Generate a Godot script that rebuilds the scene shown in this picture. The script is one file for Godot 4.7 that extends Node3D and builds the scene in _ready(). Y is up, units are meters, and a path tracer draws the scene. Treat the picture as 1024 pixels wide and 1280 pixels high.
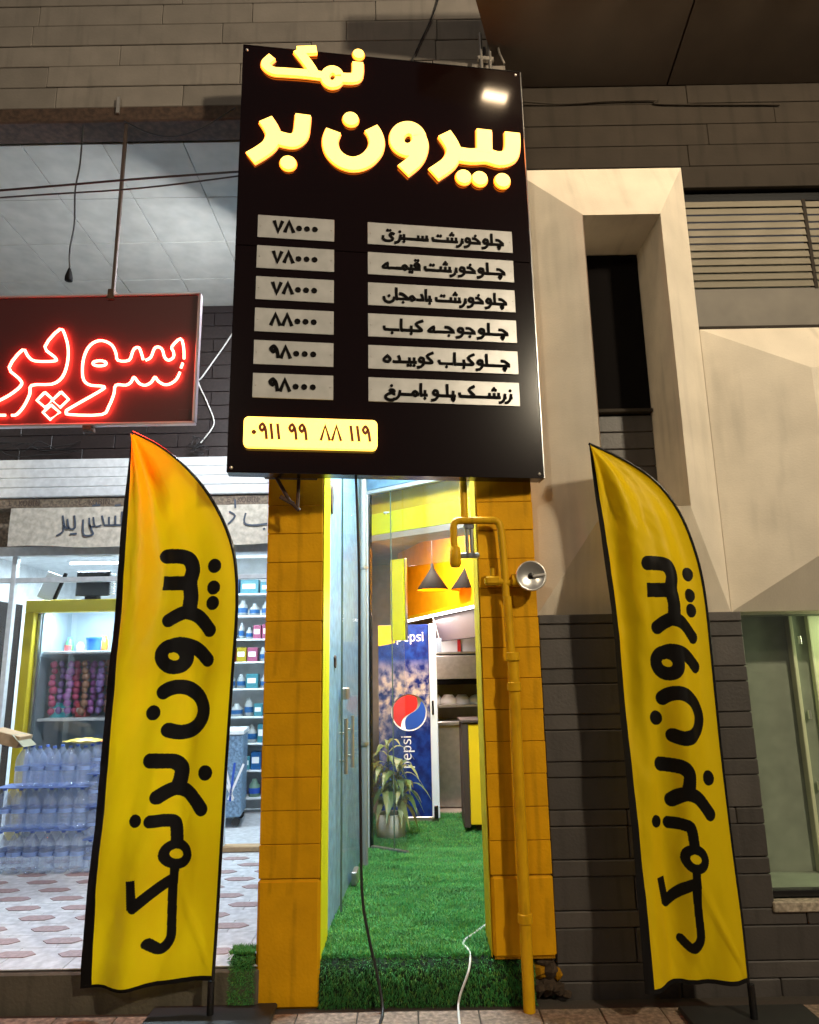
extends Node3D
# A takeaway shop front and its neighbours at night. Metres, y up; the faces of the yellow pillars stand at z = 0, the pavement at y = 0.

const TITLE := [[0.0905,[-0.465,4.985,-0.47,4.903,-0.48,4.839,-0.518,4.798,-0.569,4.798,-0.633,4.814]],[0.0861,[-0.689,4.931,-0.652,4.867,-0.641,4.817,-0.661,4.753,-0.711,4.7,-0.771,4.653]],[-0.0465,[-0.548,4.639]],[0.0911,[-0.28,4.888,-0.299,4.815,-0.283,4.741,-0.231,4.685,-0.158,4.667,-0.084,4.698,-0.03,4.765,-0.014,4.831,-0.026,4.89,-0.049,4.93]],[-0.0466,[-0.174,4.983]],[0.0874,[0.251,4.882,0.247,4.857,0.237,4.834,0.221,4.815,0.201,4.802,0.18,4.796,0.158,4.798,0.139,4.807,0.123,4.822,0.113,4.843,0.11,4.867,0.113,4.891,0.123,4.914,0.138,4.934,0.158,4.947,0.18,4.954,0.202,4.953,0.221,4.944,0.237,4.929,0.248,4.908]],[0.0894,[0.245,4.905,0.261,4.844,0.246,4.77,0.209,4.708,0.147,4.647]],[0.0975,[0.851,4.983,0.846,4.877,0.823,4.812,0.757,4.784,0.672,4.801,0.572,4.789,0.477,4.797]],[0.0964,[0.668,4.986,0.663,4.82]],[0.0905,[0.411,4.934,0.452,4.865,0.466,4.805,0.432,4.723,0.335,4.637]],[-0.0469,[0.524,4.634]],[-0.0472,[0.626,4.631]],[-0.0476,[0.771,4.629]]]
const NAMAK := [[0.0669,[-0.13,5.405,-0.131,5.33,-0.15,5.288,-0.234,5.278]],[-0.0343,[-0.125,5.468]],[0.0518,[-0.243,5.283,-0.246,5.264,-0.254,5.247,-0.266,5.233,-0.281,5.226,-0.297,5.224,-0.312,5.23,-0.324,5.241,-0.331,5.257,-0.334,5.275,-0.33,5.294,-0.322,5.311,-0.309,5.323,-0.294,5.331,-0.278,5.331,-0.263,5.325,-0.252,5.313,-0.245,5.296]],[0.0515,[-0.331,5.281,-0.393,5.283,-0.471,5.285,-0.578,5.282,-0.65,5.281,-0.689,5.306,-0.697,5.336,-0.66,5.383]],[0.055,[-0.388,5.468,-0.508,5.448]],[0.0576,[-0.507,5.451,-0.455,5.381,-0.421,5.329,-0.397,5.284]]]
const NEON := [[0.0111,[-1.596,3.534,-1.565,3.553,-1.547,3.608,-1.523,3.621,-1.497,3.601,-1.481,3.553,-1.455,3.531,-1.426,3.552,-1.428,3.587,-1.44,3.62,-1.389,3.673,-1.367,3.612,-1.361,3.539]],[0.0111,[-1.367,3.512,-1.377,3.479]],[0.0111,[-1.381,3.453,-1.4,3.407,-1.435,3.378,-1.472,3.373,-1.51,3.396,-1.532,3.423,-1.552,3.39,-1.588,3.371,-1.626,3.385,-1.659,3.425,-1.675,3.393,-1.705,3.374,-1.766,3.375,-1.774,3.316,-1.799,3.239,-1.838,3.188,-2.033,3.192,-2.051,3.211,-2.036,3.23,-1.867,3.334,-1.835,3.367,-1.92,3.378,-1.963,3.411,-1.977,3.477,-1.975,3.557,-1.952,3.626,-1.911,3.663,-1.862,3.667,-1.81,3.639,-1.781,3.587,-1.765,3.537,-1.697,3.536,-1.679,3.591,-1.665,3.615,-1.641,3.617,-1.623,3.577,-1.611,3.539]],[0.0111,[-1.835,3.518,-1.837,3.512,-1.846,3.506,-1.859,3.503,-1.874,3.502,-1.89,3.503,-1.903,3.507,-1.913,3.513,-1.916,3.52,-1.914,3.526,-1.905,3.532,-1.892,3.535,-1.877,3.536,-1.861,3.535,-1.847,3.531,-1.838,3.525,-1.835,3.518]],[0.011,[-2.684,3.204,-2.635,3.306,-2.522,3.272,-2.451,3.296,-2.382,3.341,-2.338,3.392,-2.361,3.432,-2.426,3.502,-2.355,3.617,-2.32,3.577,-2.273,3.542,-2.149,3.54,-2.155,3.567,-2.22,3.635,-2.137,3.751,-2.097,3.693,-2.075,3.612,-2.073,3.519,-2.096,3.433,-2.154,3.389,-2.276,3.384,-2.283,3.326,-2.312,3.248,-2.349,3.198,-2.379,3.194]],[0.011,[-2.623,3.199,-2.416,3.195]],[0.011,[-2.192,3.337,-2.139,3.288,-2.183,3.24,-2.236,3.286,-2.194,3.336]],[0.011,[-2.094,3.338,-2.045,3.289,-2.091,3.238,-2.144,3.284,-2.096,3.337]],[0.011,[-2.148,3.256,-2.091,3.206,-2.145,3.162,-2.192,3.208,-2.15,3.255]]]
const BANNER := [[0.0147,[-2.606,3.112,-2.598,2.999,-2.626,2.987,-2.76,2.987]],[0.0147,[-2.662,3.075,-2.656,2.99]],[0.0146,[-2.719,3.064,-2.714,2.991]],[0.0146,[-2.758,2.99,-2.784,3.077]],[0.0146,[-2.782,2.988,-2.84,2.979,-2.861,3.064]],[0.0146,[-2.84,2.979,-2.883,2.98,-2.899,3.059]],[0.0146,[-2.889,2.992,-2.866,2.942,-2.853,2.905,-2.906,2.893,-2.941,2.916,-2.952,3.043]],[0.0147,[-2.879,3.169,-2.806,3.175]],[0.0147,[-2.848,3.189,-2.837,3.193]],[0.0147,[-2.676,3.168,-2.62,3.174]],[0.0147,[-3.035,3.082,-3.019,2.97,-3.072,2.966,-3.094,3.053]],[0.0146,[-3.072,2.966,-3.112,2.979,-3.14,3.084]],[0.0146,[-3.123,2.996,-3.127,2.934,-3.182,2.896]],[0.0146,[-3.062,2.911,-2.999,2.915]],[0.0146,[-1.482,3.079,-1.493,2.99,-1.422,2.963,-1.284,2.976]],[0.017,[-1.321,2.927,-1.302,2.932]],[0.0147,[-1.633,3.094,-1.578,3.051,-1.639,2.977]],[0.0147,[-1.584,3.206,-1.578,3.126]]]
# strengths of the lamps
const DOWN := 0.30
const STRIP := 4.0
const GROCERY := 8.5
const FRIDGE_E := 4.0
const TITLE_E := 0.5
const NEON_E := 3.0
const PORCH_E := 27.0
const FLOOD_E := 23.0
const ROOM_E := 12.0
const STREET_E := 82.0

var M := {}
var rng := RandomNumberGenerator.new()
var used := {}

# ---------------------------------------------------------------- mesh helpers
class MB:
	var st := SurfaceTool.new()
	var grp := 1
	func _init() -> void:
		st.begin(Mesh.PRIMITIVE_TRIANGLES)
		st.set_smooth_group(-1)
	func flat() -> void:
		st.set_smooth_group(-1)
	func smooth() -> void:
		grp += 1
		st.set_smooth_group(grp)
	func tri(a: Vector3, b: Vector3, c: Vector3) -> void:
		st.add_vertex(a); st.add_vertex(b); st.add_vertex(c)
	func quad(a: Vector3, b: Vector3, c: Vector3, d: Vector3) -> void:
		tri(a, b, c); tri(a, c, d)
	func quad_uv(a: Vector3, b: Vector3, c: Vector3, d: Vector3, ua: Vector2, ub: Vector2, uc: Vector2, ud: Vector2) -> void:
		var p := [a, b, c, a, c, d]
		var u := [ua, ub, uc, ua, uc, ud]
		for i in 6:
			st.set_uv(u[i]); st.add_vertex(p[i])
	# box with chamfered edges, 44 triangles (12 without a bevel)
	func box(c: Vector3, size: Vector3, bev := 0.0, bs := Basis()) -> void:
		flat()
		var h := size * 0.5
		var b := minf(bev, minf(h.x, minf(h.y, h.z)) * 0.9)
		if b <= 0.0:
			var k := []
			for i in 8:
				k.append(c + bs * Vector3(h.x * (1 if i & 1 else -1), h.y * (1 if i & 2 else -1), h.z * (1 if i & 4 else -1)))
			quad(k[4], k[6], k[7], k[5]); quad(k[1], k[3], k[2], k[0]); quad(k[5], k[7], k[3], k[1])
			quad(k[0], k[2], k[6], k[4]); quad(k[6], k[2], k[3], k[7]); quad(k[0], k[4], k[5], k[1])
			return
		var V := func(ax: int, sx: int, sy: int, sz: int) -> Vector3:
			var s := Vector3(sx, sy, sz)
			var v := Vector3(s.x * (h.x - b), s.y * (h.y - b), s.z * (h.z - b))
			v[ax] = s[ax] * h[ax]
			return c + bs * v
		for ax in 3:
			var a1 := (ax + 1) % 3
			var a2 := (ax + 2) % 3
			for s in [-1, 1]:
				var q := []
				for e in [[-1, -1], [1, -1], [1, 1], [-1, 1]]:
					var sg := [0, 0, 0]
					sg[ax] = s; sg[a1] = e[0]; sg[a2] = e[1]
					q.append(V.call(ax, sg[0], sg[1], sg[2]))
				if s > 0: quad(q[3], q[2], q[1], q[0])
				else: quad(q[0], q[1], q[2], q[3])
			for s1 in [-1, 1]:
				for s2 in [-1, 1]:
					var lo := [0, 0, 0]
					lo[ax] = -1; lo[a1] = s1; lo[a2] = s2
					var hi := lo.duplicate()
					hi[ax] = 1
					var p: Vector3 = V.call(a1, lo[0], lo[1], lo[2])
					var q: Vector3 = V.call(a1, hi[0], hi[1], hi[2])
					var r: Vector3 = V.call(a2, hi[0], hi[1], hi[2])
					var t: Vector3 = V.call(a2, lo[0], lo[1], lo[2])
					if s1 * s2 > 0: quad(p, q, r, t)
					else: quad(t, r, q, p)
		for i in 8:
			var sx := 1 if i & 1 else -1
			var sy := 1 if i & 2 else -1
			var sz := 1 if i & 4 else -1
			var p: Vector3 = V.call(0, sx, sy, sz)
			var q: Vector3 = V.call(1, sx, sy, sz)
			var r: Vector3 = V.call(2, sx, sy, sz)
			if sx * sy * sz > 0: tri(p, r, q)
			else: tri(p, q, r)
	# round tube through points; radius may be one number
	func tube(pts: Array, r: float, sides := 8, closed := false, caps := true) -> void:
		smooth()
		var n := pts.size()
		var rings := []
		var up := Vector3.UP
		for i in n:
			var p: Vector3 = pts[i]
			var a: Vector3 = pts[(i - 1 + n) % n] if (i > 0 or closed) else p
			var c: Vector3 = pts[(i + 1) % n] if (i < n - 1 or closed) else p
			var d := (c - a).normalized()
			if i == 0:
				up = Vector3.UP if absf(d.y) < 0.9 else Vector3.RIGHT
			var x := up.cross(d).normalized()
			up = d.cross(x).normalized()
			var ring := []
			for k in sides:
				var t := TAU * k / sides
				ring.append(p + (x * cos(t) + up * sin(t)) * r)
			rings.append(ring)
		var m := n if closed else n - 1
		for i in m:
			var r0: Array = rings[i]
			var r1: Array = rings[(i + 1) % n]
			for k in sides:
				var k2 := (k + 1) % sides
				quad(r0[k], r1[k], r1[k2], r0[k2])
		if caps and not closed:
			flat()
			for k in range(1, sides - 1):
				tri(rings[0][0], rings[0][k], rings[0][k + 1])
				tri(rings[n - 1][0], rings[n - 1][k + 1], rings[n - 1][k])
	# body of revolution: profile of (radius, height), axis given by the basis' y
	func lathe(prof: Array, o: Vector3, seg := 20, bs := Basis(), sharp := false) -> void:
		smooth()
		for i in prof.size() - 1:
			if sharp: smooth()
			var a: Vector2 = prof[i]
			var b: Vector2 = prof[i + 1]
			for k in seg:
				var t0 := TAU * k / seg
				var t1 := TAU * (k + 1) / seg
				var f := func(q: Vector2, t: float) -> Vector3: return o + bs * Vector3(q.x * cos(t), q.y, q.x * sin(t))
				if a.x > 1e-5: tri(f.call(a, t0), f.call(a, t1), f.call(b, t1))
				if b.x > 1e-5: tri(f.call(a, t0), f.call(b, t1), f.call(b, t0))
	# prism of a flat outline (x, y) from z0 to z1
	func prism(pl: PackedVector2Array, z0: float, z1: float, xf := Transform3D()) -> void:
		flat()
		var idx := Geometry2D.triangulate_polygon(pl)
		for i in range(0, idx.size(), 3):
			var a := pl[idx[i]]; var b := pl[idx[i + 1]]; var c := pl[idx[i + 2]]
			tri(xf * Vector3(a.x, a.y, z1), xf * Vector3(b.x, b.y, z1), xf * Vector3(c.x, c.y, z1))
			tri(xf * Vector3(a.x, a.y, z0), xf * Vector3(c.x, c.y, z0), xf * Vector3(b.x, b.y, z0))
		for i in pl.size():
			var a := pl[i]; var b := pl[(i + 1) % pl.size()]
			quad(xf * Vector3(a.x, a.y, z0), xf * Vector3(b.x, b.y, z0), xf * Vector3(b.x, b.y, z1), xf * Vector3(a.x, a.y, z1))
	func mesh(mat: Material) -> ArrayMesh:
		st.generate_normals()
		var m := st.commit()
		m.surface_set_material(0, mat)
		return m

# pen stroke of even width with mitred joints: its face goes to `face`, its returns to `side`
func pen(face: MB, side: MB, pts: Array, w: float, z0: float, z1: float) -> void:
	var n := pts.size()
	var l := []
	var r := []
	var closed: bool = n > 3 and pts[0].distance_to(pts[n - 1]) < w * 0.3
	for i in n:
		var p: Vector2 = pts[i]
		var a: Vector2 = pts[i - 1] if i > 0 else (pts[n - 2] if closed else p)
		var c: Vector2 = pts[i + 1] if i < n - 1 else (pts[1] if closed else p)
		var d0 := (p - a).normalized() if a != p else (c - p).normalized()
		var d1 := (c - p).normalized() if c != p else d0
		var m := (d0 + d1).normalized()
		if m == Vector2.ZERO: m = d0
		var nn := Vector2(-m.y, m.x)
		var k := w * 0.5 / maxf(0.6, absf(nn.dot(Vector2(-d0.y, d0.x))))
		l.append(p + nn * k); r.append(p - nn * k)
	face.flat(); side.flat()
	for i in n - 1:
		face.quad(Vector3(l[i].x, l[i].y, z1), Vector3(l[i + 1].x, l[i + 1].y, z1), Vector3(r[i + 1].x, r[i + 1].y, z1), Vector3(r[i].x, r[i].y, z1))
		for e in [[l[i], l[i + 1]], [r[i + 1], r[i]]]:
			side.quad(Vector3(e[0].x, e[0].y, z0), Vector3(e[1].x, e[1].y, z0), Vector3(e[1].x, e[1].y, z1), Vector3(e[0].x, e[0].y, z1))
	if not closed:
		for e in [[l[0], r[0]], [r[n - 1], l[n - 1]]]:
			side.quad(Vector3(e[0].x, e[0].y, z0), Vector3(e[1].x, e[1].y, z0), Vector3(e[1].x, e[1].y, z1), Vector3(e[0].x, e[0].y, z1))

func dot(face: MB, side: MB, c: Vector2, r: float, z0: float, z1: float, seg := 16) -> void:
	face.flat(); side.smooth()
	for k in seg:
		var a := c + Vector2.from_angle(TAU * k / seg) * r
		var b := c + Vector2.from_angle(TAU * (k + 1) / seg) * r
		face.tri(Vector3(c.x, c.y, z1), Vector3(b.x, b.y, z1), Vector3(a.x, a.y, z1))
		side.quad(Vector3(a.x, a.y, z0), Vector3(b.x, b.y, z0), Vector3(b.x, b.y, z1), Vector3(a.x, a.y, z1))

func curve(pts: Array, steps := 4) -> Array:
	if pts.size() < 3: return pts
	var out := []
	var n := pts.size()
	for i in n - 1:
		var p0 = pts[maxi(i - 1, 0)]
		var p3 = pts[mini(i + 2, n - 1)]
		for k in steps:
			out.append(pts[i].cubic_interpolate(pts[i + 1], p0, p3, float(k) / steps))
	out.append(pts[n - 1])
	return out

func flat_points(a: Array) -> Array:
	var out := []
	for i in range(0, a.size(), 2):
		out.append(Vector2(a[i], a[i + 1]))
	return out

# ---------------------------------------------------------------- scene helpers
func numbered(called: String) -> String:
	used[called] = used.get(called, -1) + 1
	return called if used[called] == 0 else "%s_%03d" % [called, used[called]]

func thing(called: String, label: String, category: String, at := Vector3.ZERO, group := "") -> Node3D:
	var o := Node3D.new()
	o.name = numbered(called)
	add_child(o)
	o.position = at
	tag(o, label, category, group)
	return o

func tag(o: Node3D, label: String, category: String, group := "") -> void:
	o.set_meta("label", label)
	o.set_meta("category", category)
	if group: o.set_meta("group", group)

func part(parent: Node3D, called: String, m: Mesh, at := Vector3.ZERO, bs := Basis()) -> MeshInstance3D:
	var o := MeshInstance3D.new()
	o.mesh = m
	o.name = called
	parent.add_child(o, true)
	o.transform = Transform3D(bs, at)
	return o

func struct(called: String, m: Mesh, at := Vector3.ZERO) -> MeshInstance3D:
	var o := MeshInstance3D.new()
	o.mesh = m
	o.name = numbered(called)
	add_child(o)
	o.position = at
	o.set_meta("kind", "structure")
	return o

func solo(called: String, m: Mesh, label: String, category: String, at := Vector3.ZERO, group := "") -> MeshInstance3D:
	var o := MeshInstance3D.new()
	o.mesh = m
	o.name = numbered(called)
	add_child(o)
	o.position = at
	tag(o, label, category, group)
	return o

var boxes := {}
func box_mesh(size: Vector3, bev: float, mat: Material) -> ArrayMesh:
	var key := [size.snapped(Vector3.ONE * 0.0005), bev, mat]
	if not boxes.has(key):
		var b := MB.new()
		b.box(Vector3.ZERO, size, bev)
		boxes[key] = b.mesh(mat)
	return boxes[key]

# a box part given by its low and high corners (in the parent's space)
func bx(parent: Node3D, called: String, lo: Vector3, hi: Vector3, mat: Material, bev := 0.004) -> MeshInstance3D:
	return part(parent, called, box_mesh(hi - lo, bev, mat), (lo + hi) * 0.5)

# ---------------------------------------------------------------- materials
var tex := {}
func noise_tex(key: String, freq: float, lo: float, hi: float, oct := 4, size := 512, stretch := Vector2.ONE) -> ImageTexture:
	var n := FastNoiseLite.new()
	n.seed = hash(key) % 10000
	n.frequency = freq
	n.noise_type = FastNoiseLite.TYPE_SIMPLEX_SMOOTH
	n.fractal_octaves = oct
	var src := n.get_seamless_image(int(size * stretch.x), int(size * stretch.y))
	src.resize(size, size, Image.INTERPOLATE_BILINEAR)
	src.convert(Image.FORMAT_L8)
	var d := src.get_data()
	for i in d.size():
		d[i] = int(255.0 * lerpf(lo, hi, d[i] / 255.0))
	var t := ImageTexture.create_from_image(Image.create_from_data(size, size, false, Image.FORMAT_L8, d))
	tex[key] = t
	return t

# wall finish: faint clouding, vertical run marks, sparse chips and specks
func worn_tex(key: String, cloud: float, runs: float, chips: float, chip_tone: float) -> void:
	var a := (noise_tex(key + "_a", 0.010, 0.0, 1.0, 4).get_image() as Image).get_data()
	var b := (noise_tex(key + "_b", 0.022, 0.0, 1.0, 4, 512, Vector2(1.0, 0.1)).get_image() as Image).get_data()
	var c := (noise_tex(key + "_c", 0.07, 0.0, 1.0, 3).get_image() as Image).get_data()
	var e := (noise_tex(key + "_e", 0.35, 0.0, 1.0, 2).get_image() as Image).get_data()
	var d := PackedByteArray()
	d.resize(512 * 512)
	for i in 512 * 512:
		var v := 1.0 - cloud * (1.0 - a[i] / 255.0) - runs * smoothstep(0.55, 0.9, b[i] / 255.0)
		v *= lerpf(1.0, chip_tone, smoothstep(1.0 - chips, 1.0 - chips + 0.05, c[i] / 255.0 * 0.7 + e[i] / 255.0 * 0.3))
		v *= 0.965 + 0.035 * e[i] / 255.0
		d[i] = int(255.0 * clampf(v, 0, 1))
	tex[key] = ImageTexture.create_from_image(Image.create_from_data(512, 512, false, Image.FORMAT_L8, d))

func mat(key: String, c: Color, rough := 0.8, metal := 0.0, vary := "", scale := 1.0, bump := "", depth := 0.0) -> StandardMaterial3D:
	var m := StandardMaterial3D.new()
	m.resource_name = key
	m.albedo_color = c.linear_to_srgb()
	m.roughness = rough
	m.metallic = metal
	if vary or bump:
		m.uv1_triplanar = true
		m.uv1_world_triplanar = true
		m.uv1_scale = Vector3.ONE * scale
	if vary: m.albedo_texture = tex[vary]
	if bump:
		m.heightmap_enabled = true
		m.heightmap_texture = tex[bump]
		m.heightmap_scale = depth
	if key.begins_with("yellow") or key.begins_with("room_") or key == "board" or key == "lemon" or key == "black_matt": m.metallic_specular = 0.25
	M[key] = m
	return m

func glow(key: String, c: Color, e: float) -> StandardMaterial3D:
	var m := StandardMaterial3D.new()
	m.resource_name = key
	m.albedo_color = Color(0.6, 0.6, 0.6)
	m.roughness = 0.5
	m.emission_enabled = true
	m.emission = c.linear_to_srgb()
	m.emission_energy_multiplier = e
	M[key] = m
	return m

func glass(key: String, c: Color, alpha: float, rough := 0.02) -> StandardMaterial3D:
	var m := StandardMaterial3D.new()
	m.resource_name = key
	m.transparency = BaseMaterial3D.TRANSPARENCY_ALPHA
	m.albedo_color = Color(c.linear_to_srgb(), alpha)
	m.roughness = rough
	M[key] = m
	return m

func make_materials() -> void:
	noise_tex("grain", 0.09, 0.62, 1.0, 4)
	noise_tex("blotch", 0.018, 0.55, 1.0, 5)
	noise_tex("mottle", 0.02, 0.76, 1.0, 5)
	noise_tex("speck", 0.25, 0.35, 1.0, 2)
	worn_tex("plaster", 0.09, 0.07, 0.16, 0.84)
	worn_tex("worn", 0.10, 0.10, 0.15, 0.70)
	noise_tex("soft", 0.012, 0.88, 1.0, 3)
	noise_tex("streak", 0.03, 0.6, 1.0, 4, 512, Vector2(1.0, 0.12))
	mat("marble", Color(0.235, 0.205, 0.178), 0.55, 0, "plaster", 0.8, "grain", 0.15)
	mat("mortar", Color(0.07, 0.058, 0.046), 0.95, 0, "grain", 3.0)
	mat("beam", Color(0.10, 0.055, 0.035), 0.7, 0, "blotch", 2.0, "grain", 0.3)
	mat("ceiling", Color(0.49, 0.48, 0.43), 0.6, 0, "soft", 0.7)
	mat("ceiling_joint", Color(0.30, 0.30, 0.28), 0.9)
	mat("dark_tile", Color(0.026, 0.015, 0.014), 0.45, 0, "blotch", 3.0, "grain", 0.1)
	mat("tile_joint", Color(0.16, 0.13, 0.12), 0.9)
	mat("yellow_paint", Color(0.74, 0.36, 0.003), 0.62, 0, "worn", 0.9, "grain", 0.35)
	mat("yellow_joint", Color(0.45, 0.21, 0.004), 0.8, 0, "grain", 3.0)
	mat("yellow_pipe", Color(0.70, 0.38, 0.008), 0.45, 0, "worn", 2.0, "grain", 0.1)
	mat("cream", Color(0.82, 0.735, 0.61), 0.75, 0, "plaster", 0.55, "speck", 0.12)
	mat("grey_block", Color(0.068, 0.060, 0.056), 0.5, 0, "worn", 0.9, "grain", 0.25)
	mat("grey_joint", Color(0.10, 0.085, 0.075), 0.9, 0, "grain", 4.0)
	mat("board", Color(0.036, 0.029, 0.023), 0.75, 0, "worn", 0.7, "grain", 0.1)
	mat("soffit", Color(0.040, 0.027, 0.019), 0.5, 0, "soft", 0.8, "grain", 0.08)
	mat("black", Color(0.008, 0.008, 0.009), 0.25)
	mat("black_matt", Color(0.007, 0.006, 0.006), 0.8)
	mat("rubber", Color(0.015, 0.014, 0.014), 0.55)
	mat("white_cable", Color(0.62, 0.60, 0.56), 0.5)
	mat("sign_panel", Color(0.0055, 0.0018, 0.0013), 0.13)
	mat("alu", Color(0.55, 0.56, 0.57), 0.3, 0.9, "streak", 2.0)
	mat("alu_white", Color(0.62, 0.66, 0.68), 0.4, 0.2, "soft", 2.0)
	mat("steel", Color(0.52, 0.49, 0.45), 0.32, 0.85, "soft", 1.5)
	mat("chrome", Color(0.78, 0.76, 0.72), 0.30, 0.85)
	mat("rust", Color(0.10, 0.05, 0.028), 0.85, 0, "blotch", 4.0, "speck", 0.2)
	mat("plate", Color(0.50, 0.49, 0.48), 0.36, 0.25, "soft", 1.3)
	mat("plate_ink", Color(0.007, 0.006, 0.006), 0.8)
	M.plate_ink.metallic_specular = 0.15
	mat("amber_ink", Color(0.20, 0.035, 0.004), 0.6)
	mat("neon_panel", Color(0.055, 0.004, 0.005), 0.5)
	mat("neon_frame", Color(0.48, 0.36, 0.36), 0.35, 0.5)
	mat("shutter", Color(0.60, 0.62, 0.62), 0.5, 0, "soft", 2.0)
	mat("strip", Color(0.25, 0.19, 0.13), 0.7, 0, "blotch", 3.0)
	mat("banner", Color(0.60, 0.55, 0.45), 0.8, 0, "mottle", 1.4, "soft", 0.6)
	mat("banner_ink", Color(0.05, 0.065, 0.09), 0.7)
	mat("white_wall", Color(0.70, 0.72, 0.73), 0.6, 0, "soft", 1.0)
	mat("blue_wall", Color(0.23, 0.42, 0.60), 0.55, 0, "mottle", 0.9, "grain", 0.25)
	mat("floor_white", Color(0.66, 0.67, 0.69), 0.32, 0, "mottle", 1.2)
	mat("floor_pink", Color(0.40, 0.27, 0.26), 0.4, 0, "mottle", 3.0)
	mat("kerb_stone", Color(0.11, 0.095, 0.07), 0.85, 0, "worn", 0.8, "grain", 0.5)
	mat("pave", Color(0.36, 0.25, 0.18), 0.8, 0, "blotch", 3.0, "grain", 0.3)
	mat("asphalt", Color(0.05, 0.05, 0.05), 0.9, 0, "speck", 3.0, "speck", 0.3)
	mat("turf_base", Color(0.006, 0.028, 0.007), 0.95, 0, "speck", 5.0)
	mat("room_yellow", Color(0.62, 0.42, 0.006), 0.6, 0, "soft", 1.0)
	mat("lemon", Color(0.66, 0.64, 0.006), 0.5)
	mat("room_orange", Color(0.70, 0.29, 0.004), 0.6, 0, "soft", 1.0)
	mat("room_beige", Color(0.40, 0.31, 0.24), 0.7, 0, "soft", 1.0)
	mat("counter_yellow", Color(0.75, 0.47, 0.01), 0.35)
	mat("dark_brown", Color(0.05, 0.03, 0.022), 0.5)
	mat("pot", Color(0.72, 0.68, 0.62), 0.45, 0, "soft", 3.0)
	mat("soil", Color(0.03, 0.02, 0.015), 0.95)
	mat("cooler_blue", Color(0.012, 0.03, 0.16), 0.3)
	mat("print_white", Color(0.75, 0.75, 0.76), 0.4)
	mat("print_red", Color(0.62, 0.02, 0.02), 0.4)
	mat("print_blue", Color(0.02, 0.08, 0.42), 0.4)
	mat("fridge_white", Color(0.66, 0.69, 0.71), 0.4)
	mat("fridge_inner", Color(0.26, 0.32, 0.36), 0.4)
	mat("fridge_yellow", Color(0.60, 0.47, 0.02), 0.5)
	mat("green_wall", Color(0.29, 0.33, 0.25), 0.7, 0, "soft", 1.0)
	mat("green_frame", Color(0.62, 0.63, 0.42), 0.5)
	mat("sill_stone", Color(0.56, 0.47, 0.36), 0.7, 0, "blotch", 3.0)
	mat("rubble", Color(0.09, 0.055, 0.03), 0.9, 0, "blotch", 5.0, "speck", 0.8)
	mat("cardboard", Color(0.42, 0.28, 0.15), 0.85, 0, "soft", 3.0)
	mat("cap_blue", Color(0.05, 0.12, 0.45), 0.4)
	glass("pane", Color(0.10, 0.12, 0.12), 0.04)
	glass("pane_dusty", Color(0.16, 0.15, 0.10), 0.07)
	glass("door_pane", Color(0.1, 0.12, 0.13), 0.05).metallic_specular = 0.16
	glass("bottle", Color(0.36, 0.48, 0.74), 0.24, 0.06)
	glass("jalousie", Color(0.21, 0.19, 0.15), 0.95, 0.24)
	M.jalousie.metallic_specular = 0.2
	glow("letter_face", Color(1.0, 0.55, 0.065), 3.7)
	glow("letter_halo", Color(1.0, 0.20, 0.006), 1.7)  # orange glow that draws the halo round the letters
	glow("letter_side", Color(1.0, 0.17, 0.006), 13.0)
	glow("neon_tube", Color(1.0, 0.05, 0.032), 48.0)
	glow("tube_cool", Color(0.85, 0.94, 1.0), 6.0)
	glow("led_white", Color(1.0, 0.93, 0.92), 5.0)
	glow("lamp_warm", Color(1.0, 0.80, 0.52), 9.0)
	glow("pendant_glow", Color(1.0, 0.42, 0.08), 2.0)

func area(parent: Node3D, at: Vector3, aim: Vector3, size: Vector2, c: Color, e: float) -> void:
	var l := AreaLight3D.new()
	l.name = "lamp_light"
	l.area_size = size
	l.light_color = c
	l.light_energy = e
	l.shadow_enabled = true
	l.area_range = 30.0
	parent.add_child(l, true)
	l.global_position = at
	l.look_at(at + aim, Vector3.UP if absf(aim.normalized().y) < 0.9 else Vector3.FORWARD)

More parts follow.
